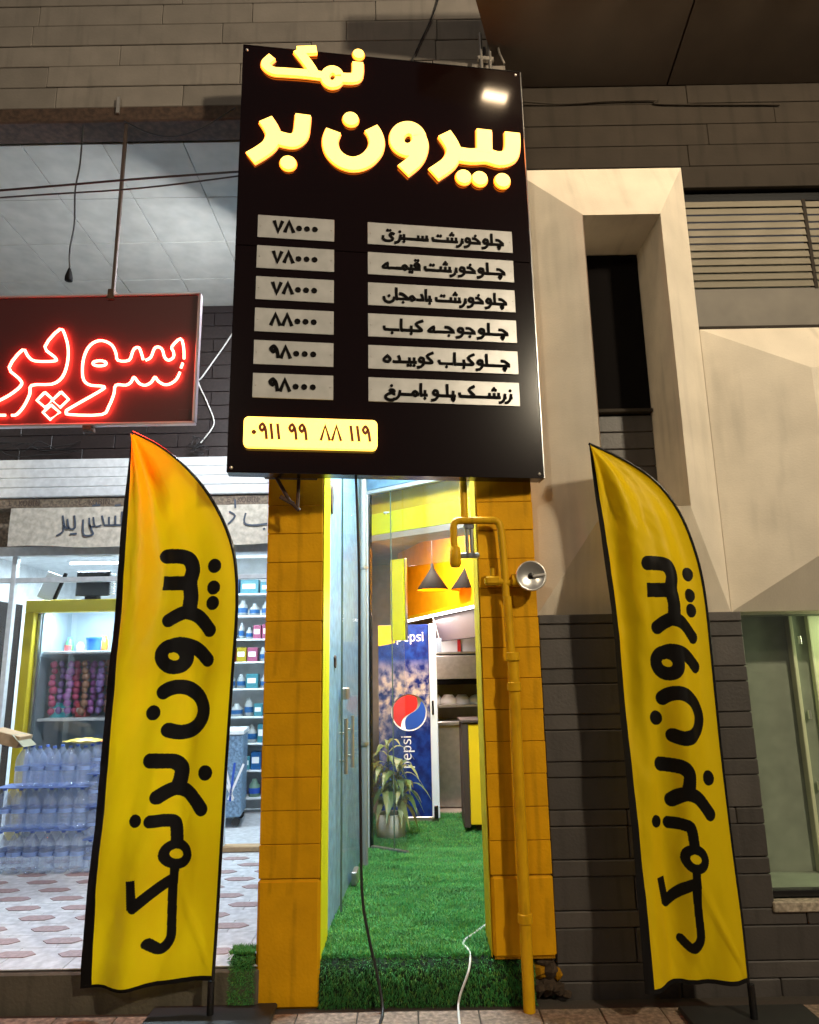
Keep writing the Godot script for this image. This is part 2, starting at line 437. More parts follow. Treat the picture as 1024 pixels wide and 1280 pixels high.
func _ready() -> void:
	rng.seed = 7
	# ---- camera
	var cam := Camera3D.new()
	cam.name = "camera"
	var pitch := deg_to_rad(12.5)
	var roll := deg_to_rad(1.0)
	var fw := Vector3(0, sin(pitch), -cos(pitch))
	var rt := Vector3.RIGHT
	var up := rt.cross(fw)
	cam.transform = Transform3D(Basis(rt * cos(roll) - up * sin(roll), up * cos(roll) + rt * sin(roll), -fw), Vector3(0, 1.65, 4.1))
	cam.fov = rad_to_deg(2.0 * atan(640.0 / 900.0))
	cam.near = 0.05
	cam.far = 400.0
	add_child(cam)
	cam.current = true
	# ---- sky and exposure
	var sky_mat := ProceduralSkyMaterial.new()
	sky_mat.sky_top_color = Color(0.23, 0.23, 0.25)
	sky_mat.sky_horizon_color = Color(0.33, 0.31, 0.30)
	sky_mat.ground_bottom_color = Color(0.05, 0.045, 0.04)
	sky_mat.ground_horizon_color = Color(0.24, 0.21, 0.19)
	var env := Environment.new()
	env.background_mode = Environment.BG_SKY
	env.sky = Sky.new()
	env.sky.sky_material = sky_mat
	env.background_energy_multiplier = 1.0
	env.tonemap_mode = Environment.TONE_MAPPER_LINEAR
	env.tonemap_exposure = 1.0
	env.sdfgi_enabled = true
	env.ssao_enabled = true
	env.ssil_enabled = true
	var we := WorldEnvironment.new()
	we.name = "world"
	we.environment = env
	add_child(we)
	# ---- the moon, faint behind the camera
	var sun := DirectionalLight3D.new()
	sun.name = "moon"
	sun.light_energy = 0.012
	sun.light_color = Color(1.0, 0.93, 0.85)
	sun.light_angular_distance = 12.0
	sun.shadow_enabled = true
	add_child(sun)
	sun.look_at_from_position(Vector3(-3, 9, 8), Vector3(0, 1, 0))
	make_materials()
	# ---- large structure
	ground()
	stone_facade()
	cream_building()
	canopy()
	pillars()
	takeaway_room()
	grocery_room()
	turf()
	# ---- objects
	menu_sign()
	neon_sign()
	flags()
	grocery_goods()
	takeaway_goods()
	gas_pipe()
	cables()
	street_lamp()


# ---------------------------------------------------------------- ground
func ground() -> void:
	var b := MB.new()
	b.quad(Vector3(-200, -0.15, 200), Vector3(200, -0.15, 200), Vector3(200, -0.15, -200), Vector3(-200, -0.15, -200))
	struct("street", b.mesh(M.asphalt))
	b = MB.new()
	b.box(Vector3(0, -0.08, 0.9), Vector3(16, 0.14, 2.6), 0.0)
	var p := struct("pavement", b.mesh(M.mortar))
	for i in range(-13, 13):
		for k in 4:
			var t := bx(p, "paving_tile", Vector3(i * 0.3 + 0.003, -0.02, 0.06 + k * 0.3 + 0.003), Vector3(i * 0.3 + 0.297, 0.0 - rng.randf() * 0.003, 0.06 + k * 0.3 + 0.297), M.pave, 0.003)
			t.rotation.y = rng.randf_range(-0.006, 0.006)
	for i in 9:
		bx(p, "kerb_stone", Vector3(-4.5 + i, -0.145, 2.2), Vector3(-3.508 + i, 0.004, 2.36), M.kerb_stone, 0.012)

# ---------------------------------------------------------------- marble-clad upper floor on the left and the porch ceiling under it
func stone_facade() -> void:
	var f := thing("stone_building", "upper storey clad in grey marble strips above the grocery porch", "building", Vector3(-1.4, 5.24, 0))
	var o := -f.position
	bx(f, "wall", Vector3(-4.9, 5.36, -0.30) + o, Vector3(0.70, 7.4, -0.034) + o, M.mortar, 0.0)
	var tones := []
	for k in 4:
		var m: StandardMaterial3D = M.marble.duplicate()
		m.albedo_color = Color(0.235, 0.205, 0.178).linear_to_srgb() * [1.0, 0.965, 1.03, 0.94][k]
		m.uv1_offset = Vector3(k * 0.37, k * 0.21, k * 0.11)
		tones.append(m)
	var y := 5.362
	for row in 9:
		var x := -4.9 + rng.randf() * 0.5
		while x < 0.69:
			var w: float = [0.62, 0.85, 1.05, 1.3][rng.randi() % 4]
			var x1 := minf(x + w, 0.70)
			if x1 - x > 0.05:
				bx(f, "stone", Vector3(x + 0.0015, y + 0.0015, -0.035) + o, Vector3(x1 - 0.0015, y + 0.163, -0.001 + rng.randf_range(-0.003, 0.003)) + o, tones[rng.randi() % 4], 0.004)
			x = x1
		y += 0.1655
	var bm := MB.new()
	bm.box(Vector3(-2.1, 5.302, -0.09) + o, Vector3(5.6, 0.116, 0.20), 0.01)
	part(f, "beam", bm.mesh(M.beam))
	bx(f, "hook", Vector3(-1.90, 5.29, 0.012) + o, Vector3(-1.875, 5.42, 0.03) + o, M.steel, 0.004)
	# ceiling of the porch: square panels with open joints below a slab
	bx(f, "slab", Vector3(-4.9, 5.275, -2.75) + o, Vector3(-0.80, 5.45, -0.31) + o, M.ceiling_joint, 0.0)
	for i in 8:
		for k in 5:
			var x0 := -4.88 + i * 0.56
			var z0 := -0.20 - k * 0.585
			if x0 > -0.9: continue
			bx(f, "ceiling_panel", Vector3(x0 + 0.003, 5.245, maxf(z0 - 0.582, -2.74)) + o, Vector3(minf(x0 + 0.557, -0.81), 5.268, z0 - 0.003) + o, M.ceiling, 0.002)
	# fascia that carries the sign between the pillars
	bx(f, "fascia", Vector3(-0.80, 3.95, -0.29) + o, Vector3(0.72, 5.355, -0.04) + o, M.marble, 0.004)

# ---------------------------------------------------------------- the cream building on the right
func cream_building() -> void:
	var f := thing("cream_building", "building with cream faceted window surrounds over dark grey block wall", "building", Vector3(1.87, 0, -0.15))
	var o := -f.position
	# truncated pyramid round the tall slot
	var O := [Vector3(0.735, 1.955, -0.15), Vector3(1.872, 1.955, -0.15), Vector3(1.872, 4.94, -0.15), Vector3(0.735, 4.94, -0.15)]
	var I := [Vector3(1.118, 2.545, 0.10), Vector3(1.602, 2.545, 0.10), Vector3(1.602, 4.42, 0.10), Vector3(1.118, 4.42, 0.10)]
	var B := [Vector3(1.135, 2.56, -0.36), Vector3(1.585, 2.56, -0.36), Vector3(1.585, 4.41, -0.36), Vector3(1.135, 4.41, -0.36)]
	var b := MB.new()
	for i in 4:
		var j := (i + 1) % 4
		var m: Vector3 = (I[0] + I[2]) * 0.5
		# a small arris between the faces
		var ri: Vector3 = I[i] + (I[i] - m).normalized() * 0.012 + Vector3(0, 0, -0.006)
		var rj: Vector3 = I[j] + (I[j] - m).normalized() * 0.012 + Vector3(0, 0, -0.006)
		b.quad(O[i] + o, ri + o, rj + o, O[j] + o)
		b.quad(ri + o, I[i] + o, I[j] + o, rj + o)
		b.quad(I[i] + o, B[i] + o, B[j] + o, I[j] + o)
		b.quad(O[i] + o, O[j] + o, O[j] + Vector3(0, 0, -0.3) + o, O[i] + Vector3(0, 0, -0.3) + o)
	part(f, "window_surround", b.mesh(M.cream))
	var sl := bx(f, "slot_window", Vector3(1.14, 3.285, -0.358) + o, Vector3(1.582, 4.405, -0.33) + o, mat("slot_glass", Color(0.006, 0.005, 0.005), 0.9), 0.003)
	M.slot_glass.metallic_specular = 0.15
	bx(sl, "sill", Vector3(-0.22, -0.585, -0.014), Vector3(0.22, -0.561, 0.05), M.board, 0.003)
	for k in 6:
		bx(f, "block", Vector3(1.137, 2.565 + k * 0.115, -0.358) + o, Vector3(1.583, 2.675 + k * 0.115, -0.335) + o, M.grey_block, 0.004)
	bx(f, "slot_back", Vector3(1.0, 2.3, -0.45) + o, Vector3(1.7, 4.6, -0.362) + o, M.black_matt, 0.0)
	# wide faceted panel under the louvred window
	var P := [Vector3(1.876, 1.96, -0.15), Vector3(4.6, 1.96, -0.15), Vector3(4.6, 3.754, -0.15), Vector3(1.876, 3.754, -0.15)]
	var Q := [Vector3(2.40, 2.31, 0.10), Vector3(4.1, 2.31, 0.10), Vector3(4.1, 3.375, 0.10), Vector3(2.40, 3.375, 0.10)]
	b = MB.new()
	for i in 4:
		var j := (i + 1) % 4
		b.quad(P[i] + o, Q[i] + o, Q[j] + o, P[j] + o)
		b.quad(P[i] + o, P[j] + o, P[j] + Vector3(0, 0, -0.3) + o, P[i] + Vector3(0, 0, -0.3) + o)
	b.quad(Q[0] + o, Q[1] + o, Q[2] + o, Q[3] + o)
	part(f, "faceted_panel", b.mesh(M.cream))
	# dark boards above
	bx(f, "upper_wall", Vector3(0.73, 4.80, -0.45) + o, Vector3(4.6, 5.75, -0.19) + o, M.black_matt, 0.0)
	for k in 5:
		var y := 4.79 + k * 0.166
		var x0 := 1.878 if k == 0 else 0.72
		var x := x0
		while x < 4.5:
			var x1 := minf(x + rng.randf_range(1.1, 1.9), 4.6)
			bx(f, "board", Vector3(x + 0.001, y + 0.0015, -0.19) + o, Vector3(x1 - 0.001, y + 0.1645, -0.158 + rng.randf_range(-0.003, 0.003)) + o, M.board, 0.003)
			x = x1
	# louvred window: jalousie slats over a dim room
	var w := Node3D.new()
	w.name = "louvre_window"
	f.add_child(w)
	bx(w, "head", Vector3(1.878, 4.722, -0.24) + o, Vector3(4.6, 4.788, -0.215) + o, M.black, 0.002)
	for k in 12:
		var y := 4.072 + k * 0.054
		var s := part(w, "slat", box_mesh(Vector3(0.80, 0.0515, 0.006), 0.002, M.jalousie), Vector3(2.282, y + 0.027, -0.205) + o, Basis(Vector3.RIGHT, -0.22))
		s = part(w, "slat", box_mesh(Vector3(1.9, 0.0515, 0.006), 0.002, M.jalousie), Vector3(3.66, y + 0.027 - 0.006, -0.21) + o, Basis(Vector3.RIGHT, -0.22))
	bx(w, "mullion", Vector3(2.684, 4.06, -0.25) + o, Vector3(2.708, 4.722, -0.20) + o, M.board, 0.002)
	bx(w, "panel", Vector3(1.878, 3.79, -0.23) + o, Vector3(4.6, 4.068, -0.205) + o, mat("louvre_panel", Color(0.15, 0.13, 0.105), 0.6, 0, "soft", 0.8), 0.002)
	bx(w, "sill", Vector3(1.876, 3.7575, -0.26) + o, Vector3(4.6, 3.787, -0.17) + o, M.board, 0.003)
	bx(w, "room_wall", Vector3(1.88, 3.8, -1.02) + o, Vector3(4.6, 4.9, -1.0) + o, M.green_wall, 0.0)
	bx(w, "room_side", Vector3(1.80, 3.8, -1.0) + o, Vector3(1.876, 4.9, -0.31) + o, M.green_wall, 0.0)
	# grey painted blocks: tall and thin courses in turn
	bx(f, "lower_wall", Vector3(0.72, -0.1, -0.45) + o, Vector3(1.88, 1.955, -0.083) + o, M.grey_joint, 0.0)
	bx(f, "plinth_wall", Vector3(1.88, -0.1, -0.45) + o, Vector3(4.6, 0.40, -0.083) + o, M.grey_joint, 0.0)
	var tones := []
	for k in 3:
		var m: StandardMaterial3D = M.grey_block.duplicate()
		m.albedo_color = (Color(0.068, 0.060, 0.056) * [1.0, 1.18, 0.86][k]).linear_to_srgb()
		m.uv1_offset = Vector3(k * 0.31, k * 0.17, 0)
		tones.append(m)
	var y := -0.02
	for row in 17:
		var h := 0.166 if row % 2 == 0 else 0.083
		if row == 0: h = 0.093
		var top := minf(y + h, 1.955)
		var xmax := 1.885 if y > 0.38 else 4.6
		var x := 0.722
		while x < xmax - 0.02:
			var x1 := minf(x + rng.randf_range(0.42, 0.95), xmax)
			if xmax - x1 < 0.15: x1 = xmax
			if top - y > 0.03:
				bx(f, "block", Vector3(x + 0.002, y + 0.002, -0.082) + o, Vector3(x1 - 0.002, top - 0.002, -0.05 + rng.randf_range(-0.004, 0.004)) + o, tones[rng.randi() % 3], 0.005)
			x = x1
		y += h
	# green-lit window bay
	var g := Node3D.new()
	g.name = "window_bay"
	f.add_child(g)
	bx(g, "back_wall", Vector3(1.88, 0.40, -0.62) + o, Vector3(4.6, 2.1, -0.60) + o, M.green_wall, 0.0)
	bx(g, "ledge", Vector3(1.886, 0.395, -0.599) + o, Vector3(4.6, 0.44, -0.16) + o, M.green_wall, 0.004)
	bx(g, "reveal", Vector3(1.80, 0.44, -0.599) + o, Vector3(1.8845, 1.953, -0.086) + o, M.board, 0.0)
	bx(g, "head", Vector3(1.88, 1.957, -0.62) + o, Vector3(4.6, 2.1, -0.455) + o, M.green_wall, 0.0)
	bx(g, "frame_post", Vector3(2.405, 0.441, -0.598) + o, Vector3(2.428, 1.956, -0.54) + o, M.green_frame, 0.003)
	bx(g, "frame_post", Vector3(2.535, 0.441, -0.598) + o, Vector3(2.552, 1.956, -0.56) + o, M.green_frame, 0.003)
	bx(g, "frame_panel", Vector3(2.553, 0.441, -0.596) + o, Vector3(3.6, 1.956, -0.58) + o, M.green_frame, 0.002)
	for hy in [0.9, 1.32, 1.78]:
		var hb := MB.new()
		hb.lathe([Vector2(0, 0), Vector2(0.011, 0), Vector2(0.011, 0.05), Vector2(0, 0.05)], Vector3(2.478, hy, -0.575) + o, 10, Basis(), true)
		part(g, "hinge", hb.mesh(M.chrome))
	bx(g, "pane", Vector3(1.89, 0.455, -0.128) + o, Vector3(4.6, 1.95, -0.12) + o, M.pane, 0.0)
	bx(g, "bottom_rail", Vector3(1.888, 0.4415, -0.158) + o, Vector3(4.6, 0.475, -0.10) + o, M.black, 0.003)
	bx(g, "sill", Vector3(1.872, 0.385, -0.099) + o, Vector3(4.6, 0.438, -0.035) + o, M.sill_stone, 0.006)
	var tb := bx(g, "tube_lamp", Vector3(2.9, 1.86, -0.56) + o, Vector3(4.0, 1.89, -0.53) + o, glow("tube_green", Color(0.86, 1.0, 0.62), 2.0), 0.004)
	tb.set_meta("label", "greenish tube lamp lit inside window bay")
	area(self, Vector3(3.2, 1.84, -0.40), Vector3(-0.25, -1, -0.25), Vector2(1.0, 0.05), Color(0.93, 1.0, 0.78), 0.95)

# ---------------------------------------------------------------- canopy with downlights
func canopy() -> void:
	var f := thing("canopy", "dark brown flat canopy over the cream building with a dark seam", "canopy", Vector3(1.5, 5.62, 0))
	var o := -f.position
	var xf := Transform3D(Basis(Vector3.RIGHT, Vector3(0, 0, 1), Vector3(0, 1, 0)), Vector3.ZERO)
	xf = Transform3D(Basis(Vector3.RIGHT, Vector3(0, 0.23, 1), Vector3(0, 1, 0)), Vector3.ZERO)      # the soffit rises outwards
	o += Vector3(0, 0.0345, 0)
	var b := MB.new()
	b.prism(PackedVector2Array([Vector2(0.72, -0.15), Vector2(0.60, 0.06), Vector2(0.30, 0.85), Vector2(1.835, 0.85), Vector2(1.835, -0.15)]), 5.600, 5.85, Transform3D(xf.basis, o))
	part(f, "soffit_panel", b.mesh(M.soffit))
	b = MB.new()
	b.prism(PackedVector2Array([Vector2(1.847, -0.15), Vector2(1.847, 0.85), Vector2(4.6, 0.85), Vector2(4.6, -0.15)]), 5.598, 5.85, Transform3D(xf.basis, o))
	part(f, "soffit_panel", b.mesh(M.soffit))
	var n := 0
	for x in [0.81, 1.24, 1.67, 2.10, 2.53, 2.96, 3.39]:
		var d := thing("downlight", "warm rectangular downlight set under the brown canopy", "downlight", Vector3(x, 5.745, 0.60), "row of downlights under the canopy")
		bx(d, "housing", Vector3(-0.11, -0.012, -0.06), Vector3(0.11, 0.022, 0.06), M.black, 0.006)
		bx(d, "lamp_face", Vector3(-0.092, -0.0165, -0.042), Vector3(0.092, -0.0125, 0.042), M.lamp_warm, 0.001)
		area(d, d.position + Vector3(0, -0.022, 0), Vector3(0, -1, -0.35), Vector2(0.18, 0.08), Color(1.0, 0.86, 0.68), DOWN)
		n += 1

# ---------------------------------------------------------------- yellow pillars of painted block
func pillars() -> void:
	for k in 2:
		var x0: float = [-0.825, 0.392][k]
		var x1: float = [-0.505, 0.716][k]
		var f := thing("yellow_pillar", ["yellow painted block pillar between the grocery porch and the turf entrance", "yellow painted block pillar beside the gas pipe, broken at its foot"][k], "pillar", Vector3((x0 + x1) * 0.5, 0, -0.135))
		var o := -f.position
		bx(f, "core", Vector3(x0 + 0.008, 0.01 if k == 0 else 0.2, -0.322) + o, Vector3(x1 - 0.008, 5.2, -0.008) + o, M.yellow_joint, 0.0)
		if k == 0:
			bx(f, "render_foot", Vector3(x0 - 0.004, -0.01, -0.332) + o, Vector3(x1 + 0.004, 0.598, 0.004) + o, M.yellow_paint, 0.014)
		else:
			bx(f, "render_foot", Vector3(x0, 0.205, -0.33) + o, Vector3(x1 + 0.002, 0.598, 0.003) + o, M.yellow_paint, 0.016)
		var y := 0.6
		while y < 5.2:
			var top := minf(y + 0.1675, 5.2)
			bx(f, "block", Vector3(x0 + rng.randf_range(-0.0015, 0.0015), y + 0.0015, -0.33) + o, Vector3(x1 + rng.randf_range(-0.0015, 0.0015), top - 0.0015, rng.randf_range(-0.002, 0.002)) + o, M.yellow_paint, 0.0025)
			y = top
		var xi: float = [x1 + 0.0045, x0 - 0.0075][k]
		bx(f, "reveal_skin", Vector3(xi, 0.21, -0.328) + o, Vector3(xi + 0.003, 5.19, -0.012) + o, M.lemon if k == 0 else M.room_yellow, 0.0)
	# broken masonry under the right pillar
	var r := thing("broken_plinth", "broken brown masonry rubble at the foot of the pillar by the gas pipe", "rubble", Vector3(0.68, 0, -0.08))
	var spots := [[0.61, 0.05, 0.06, 0.09], [0.67, 0.055, 0.06, 0.10], [0.62, 0.13, 0.06, 0.08], [0.68, 0.135, 0.055, 0.09], [0.72, 0.045, 0.045, 0.07], [0.725, 0.115, 0.028, 0.06], [0.65, 0.18, 0.07, 0.05], [0.765, 0.02, 0.035, 0.035]]
	for s in spots:
		var b := MB.new()
		b.smooth(); b.flat()
		var seg := 9
		var pts := []
		for i in 7:
			for j in seg:
				var t := PI * i / 6.0
				var a := TAU * j / seg
				var q := Vector3(sin(t) * cos(a), cos(t), sin(t) * sin(a))
				pts.append(Vector3(q.x * s[2], q.y * s[3] * 0.6, q.z * 0.07) * (0.75 + 0.35 * rng.randf() if i % 6 else 0.85))
		for i in 6:
			for j in seg:
				b.quad(pts[i * seg + j], pts[i * seg + (j + 1) % seg], pts[(i + 1) * seg + (j + 1) % seg], pts[(i + 1) * seg + j])
		part(r, "stone", b.mesh(M.rubble if rng.randf() < 0.7 else M.yellow_joint), Vector3(s[0], s[1], -0.075) - r.position)

# ---------------------------------------------------------------- entrance and room of the takeaway
const GA := Vector3(-0.385, 0, -2.42)
func G(u: float, y: float, off := 0.0) -> Vector3:      # along the slanting glass front, off metres behind it
	var a := deg_to_rad(36.0)
	return GA + Vector3(cos(a), 0, sin(a)) * u + Vector3(sin(a), 0, -cos(a)) * off + Vector3(0, y, 0)

func gbox(parent: Node3D, called: String, u0: float, u1: float, y0: float, y1: float, d0: float, d1: float, m: Material, bev := 0.003) -> MeshInstance3D:
	var c := G((u0 + u1) * 0.5, (y0 + y1) * 0.5, (d0 + d1) * 0.5)
	return part(parent, called, box_mesh(Vector3(absf(u1 - u0), y1 - y0, absf(d1 - d0)), bev, m), c - parent.position, Basis(Vector3.UP, deg_to_rad(-36.0)))

func takeaway_room() -> void:
	# dividing wall, pale blue, between the grocery and the takeaway entrance
	var w := thing("dividing_wall", "pale blue worn plaster wall behind the yellow pillar, with patches", "wall", Vector3(-0.6, 0, -1.4))
	var o := -w.position
	var b := MB.new()
	var xf := Transform3D(Basis(Vector3.RIGHT, Vector3(0, 0, 1), Vector3(0, 1, 0)), o)
	b.prism(PackedVector2Array([Vector2(-0.80, -0.335), Vector2(-0.512, -0.335), Vector2(-0.405, -2.40), Vector2(-0.395, -2.50), Vector2(-0.80, -2.50)]), 0.0, 5.24, xf)
	part(w, "plaster", b.mesh(M.blue_wall))
	for p in [[-0.45, 2.76, 0.09, 0.10], [-0.62, 1.72, 0.05, 0.05]]:
		var z: float = p[0]
		var x := lerpf(-0.512, -0.405, (z + 0.275) / -2.125)
		var pb := MB.new()
		var ring := []
		for i in 11:
			var a := TAU * i / 11
			ring.append(Vector3(x + 0.006, p[1] + sin(a) * p[3] * rng.randf_range(0.7, 1.1), z + cos(a) * p[2] * rng.randf_range(0.6, 1.1)))
		for i in 11:
			pb.tri(Vector3(x + 0.008, p[1], z), ring[i], ring[(i + 1) % 11])
			pb.quad(ring[i], ring[(i + 1) % 11], ring[(i + 1) % 11] - Vector3(0.012, 0, 0), ring[i] - Vector3(0.012, 0, 0))
		part(w, "bare_patch", pb.mesh(M.rust), o)
	# shell of the room
	b = MB.new()
	b.box(Vector3(0.42, 4.05, -1.72), Vector3(2.4, 0.2, 2.4), 0.0)
	struct("porch_ceiling", b.mesh(M.white_wall))
	b = MB.new()
	b.box(Vector3(1.62, 2.1, -0.85), Vector3(0.1, 4.0, 0.85), 0.0)
	struct("porch_side_wall", b.mesh(M.room_yellow))
	b = MB.new()
	b.box(Vector3(1.15, 2.1, -0.42), Vector3(0.85, 4.0, 0.06), 0.0)
	struct("porch_return_wall", b.mesh(M.room_yellow))
	b = MB.new()
	var g0 := G(-0.15, 0, 0.16)
	var g1 := G(2.28, 0, 0.16)
	b.prism(PackedVector2Array([Vector2(g0.x, g0.z), Vector2(g1.x, g1.z), Vector2(2.25, -5.9), Vector2(-0.67, -5.9), Vector2(-0.67, g0.z)]), 3.1, 3.2, Transform3D(xf.basis, Vector3.ZERO))
	struct("takeaway_ceiling", b.mesh(M.room_beige))
	b = MB.new()
	b.box(Vector3(0.6, 1.6, -5.85), Vector3(3.4, 3.1, 0.1), 0.0)
	struct("takeaway_back_wall", b.mesh(M.room_beige))
	b = MB.new()
	b.box(Vector3(-0.62, 1.6, -4.15), Vector3(0.1, 3.1, 3.3), 0.0)
	struct("takeaway_left_wall", b.mesh(M.room_yellow))
	b = MB.new()
	b.box(Vector3(2.2, 1.6, -3.4), Vector3(0.1, 3.1, 4.9), 0.0)
	struct("takeaway_right_wall", b.mesh(M.room_yellow))
	b = MB.new()
	b.box(Vector3(0.75, 0.05, -4.3), Vector3(3.0, 0.28, 3.1), 0.0)
	struct("kitchen_floor", b.mesh(M.room_beige))
	# glass front
	var f := thing("glass_front", "slanting glass shop front of the takeaway in slim aluminium frame", "shop window", G(0.6, 0.2))
	gbox(f, "header", -0.10, 2.3, 3.30, 4.0, -0.03, 0.10, M.blue_wall, 0.0)
	gbox(f, "top_rail", -0.02, 2.3, 3.262, 3.298, -0.025, 0.025, M.alu_white)
	gbox(f, "bottom_rail", 0.03, 0.40, 0.195, 0.232, -0.022, 0.022, M.alu)
	gbox(f, "threshold", 0.40, 2.3, 0.185, 0.212, -0.03, 0.03, M.dark_brown)
	gbox(f, "post", -0.035, 0.015, 0.2, 3.262, -0.03, 0.03, M.alu_white)
	gbox(f, "post", 0.018, 0.03, 0.2, 3.262, -0.02, 0.02, M.black)
	gbox(f, "pane", 0.032, 0.262, 0.233, 3.262, -0.005, 0.005, M.pane, 0.0)
	gbox(f, "pane", 0.266, 0.40, 0.233, 3.262, -0.013, -0.003, M.pane_dusty, 0.0)
	gbox(f, "pane_edge", 0.2622, 0.2655, 0.213, 3.262, -0.006, 0.006, mat("glass_edge", Color(0.10, 0.16, 0.14), 0.1), 0.0)
	gbox(f, "pane", 0.402, 2.25, 2.55, 3.262, -0.005, 0.005, M.pane_dusty, 0.0)
	gbox(f, "post", 2.25, 2.3, 0.2, 3.262, -0.03, 0.03, M.alu_white)
	# bulkhead behind the glass, yellow with a beige underside
	var bh := thing("bulkhead", "bright yellow bulkhead running above the takeaway glass front", "bulkhead", G(0.8, 2.88, 0.2))
	gbox(bh, "yellow_face", -0.06, 2.2, 2.90, 3.1, 0.10, 0.14, M.lemon)
	gbox(bh, "dimmed_upper_face", -0.06, 2.2, 3.102, 3.29, 0.12, 0.15, M.room_yellow)  # darker yellow stands in for the weaker light up here
	gbox(bh, "underside", -0.06, 2.2, 2.84, 2.897, 0.10, 0.42, M.room_beige)
	# fluorescent yellow panel standing inside the left pane
	var pn := thing("yellow_panel", "tall lemon yellow panel inside the glass next to the aluminium post", "panel", G(0.1, 1.93, 0.3))
	gbox(pn, "board", 0.035, 0.20, 1.93, 2.68, 0.28, 0.30, M.lemon)
	gbox(pn, "edge_trim", 0.203, 0.215, 1.93, 2.68, 0.275, 0.305, M.alu)
	# orange fascia over the kitchen with its LED strip
	var A := Vector3(-0.16, 0, -4.85)
	var C := Vector3(0.66, 0, -2.52)
	var d := (C - A).normalized()
	var ang := atan2(-d.z, d.x)
	var L := A.distance_to(C)
	var fs := thing("kitchen_fascia", "orange fascia above the kitchen pass with white strip lamp", "fascia", (A + C) * 0.5 + Vector3(0, 2.24, 0))
	fs.rotation.y = ang
	bx(fs, "board", Vector3(-L * 0.5, 0.015, -0.05), Vector3(L * 0.5, 0.86, 0.0), M.room_orange, 0.003)
	bx(fs, "lip", Vector3(-L * 0.5, 0.012, 0.001), Vector3(L * 0.5, 0.045, 0.025), M.room_yellow, 0.003)
	bx(fs, "strip_lamp", Vector3(-L * 0.48, -0.014, -0.03), Vector3(L * 0.49, 0.011, 0.012), M.led_white, 0.003)
	bx(fs, "dark_valance", Vector3(-L * 0.1, -0.28, -0.10), Vector3(L * 0.5, -0.016, -0.07), mat("valance", Color(0.06, 0.045, 0.045), 0.5), 0.003)
	area(self, (A + C) * 0.5 + Vector3(0, 2.21, 0) + Vector3(0.03, 0, 0.02), Vector3(-0.25, -1, 0.12), Vector2(0.12, 1.6), Color(1.0, 0.94, 0.92), STRIP)

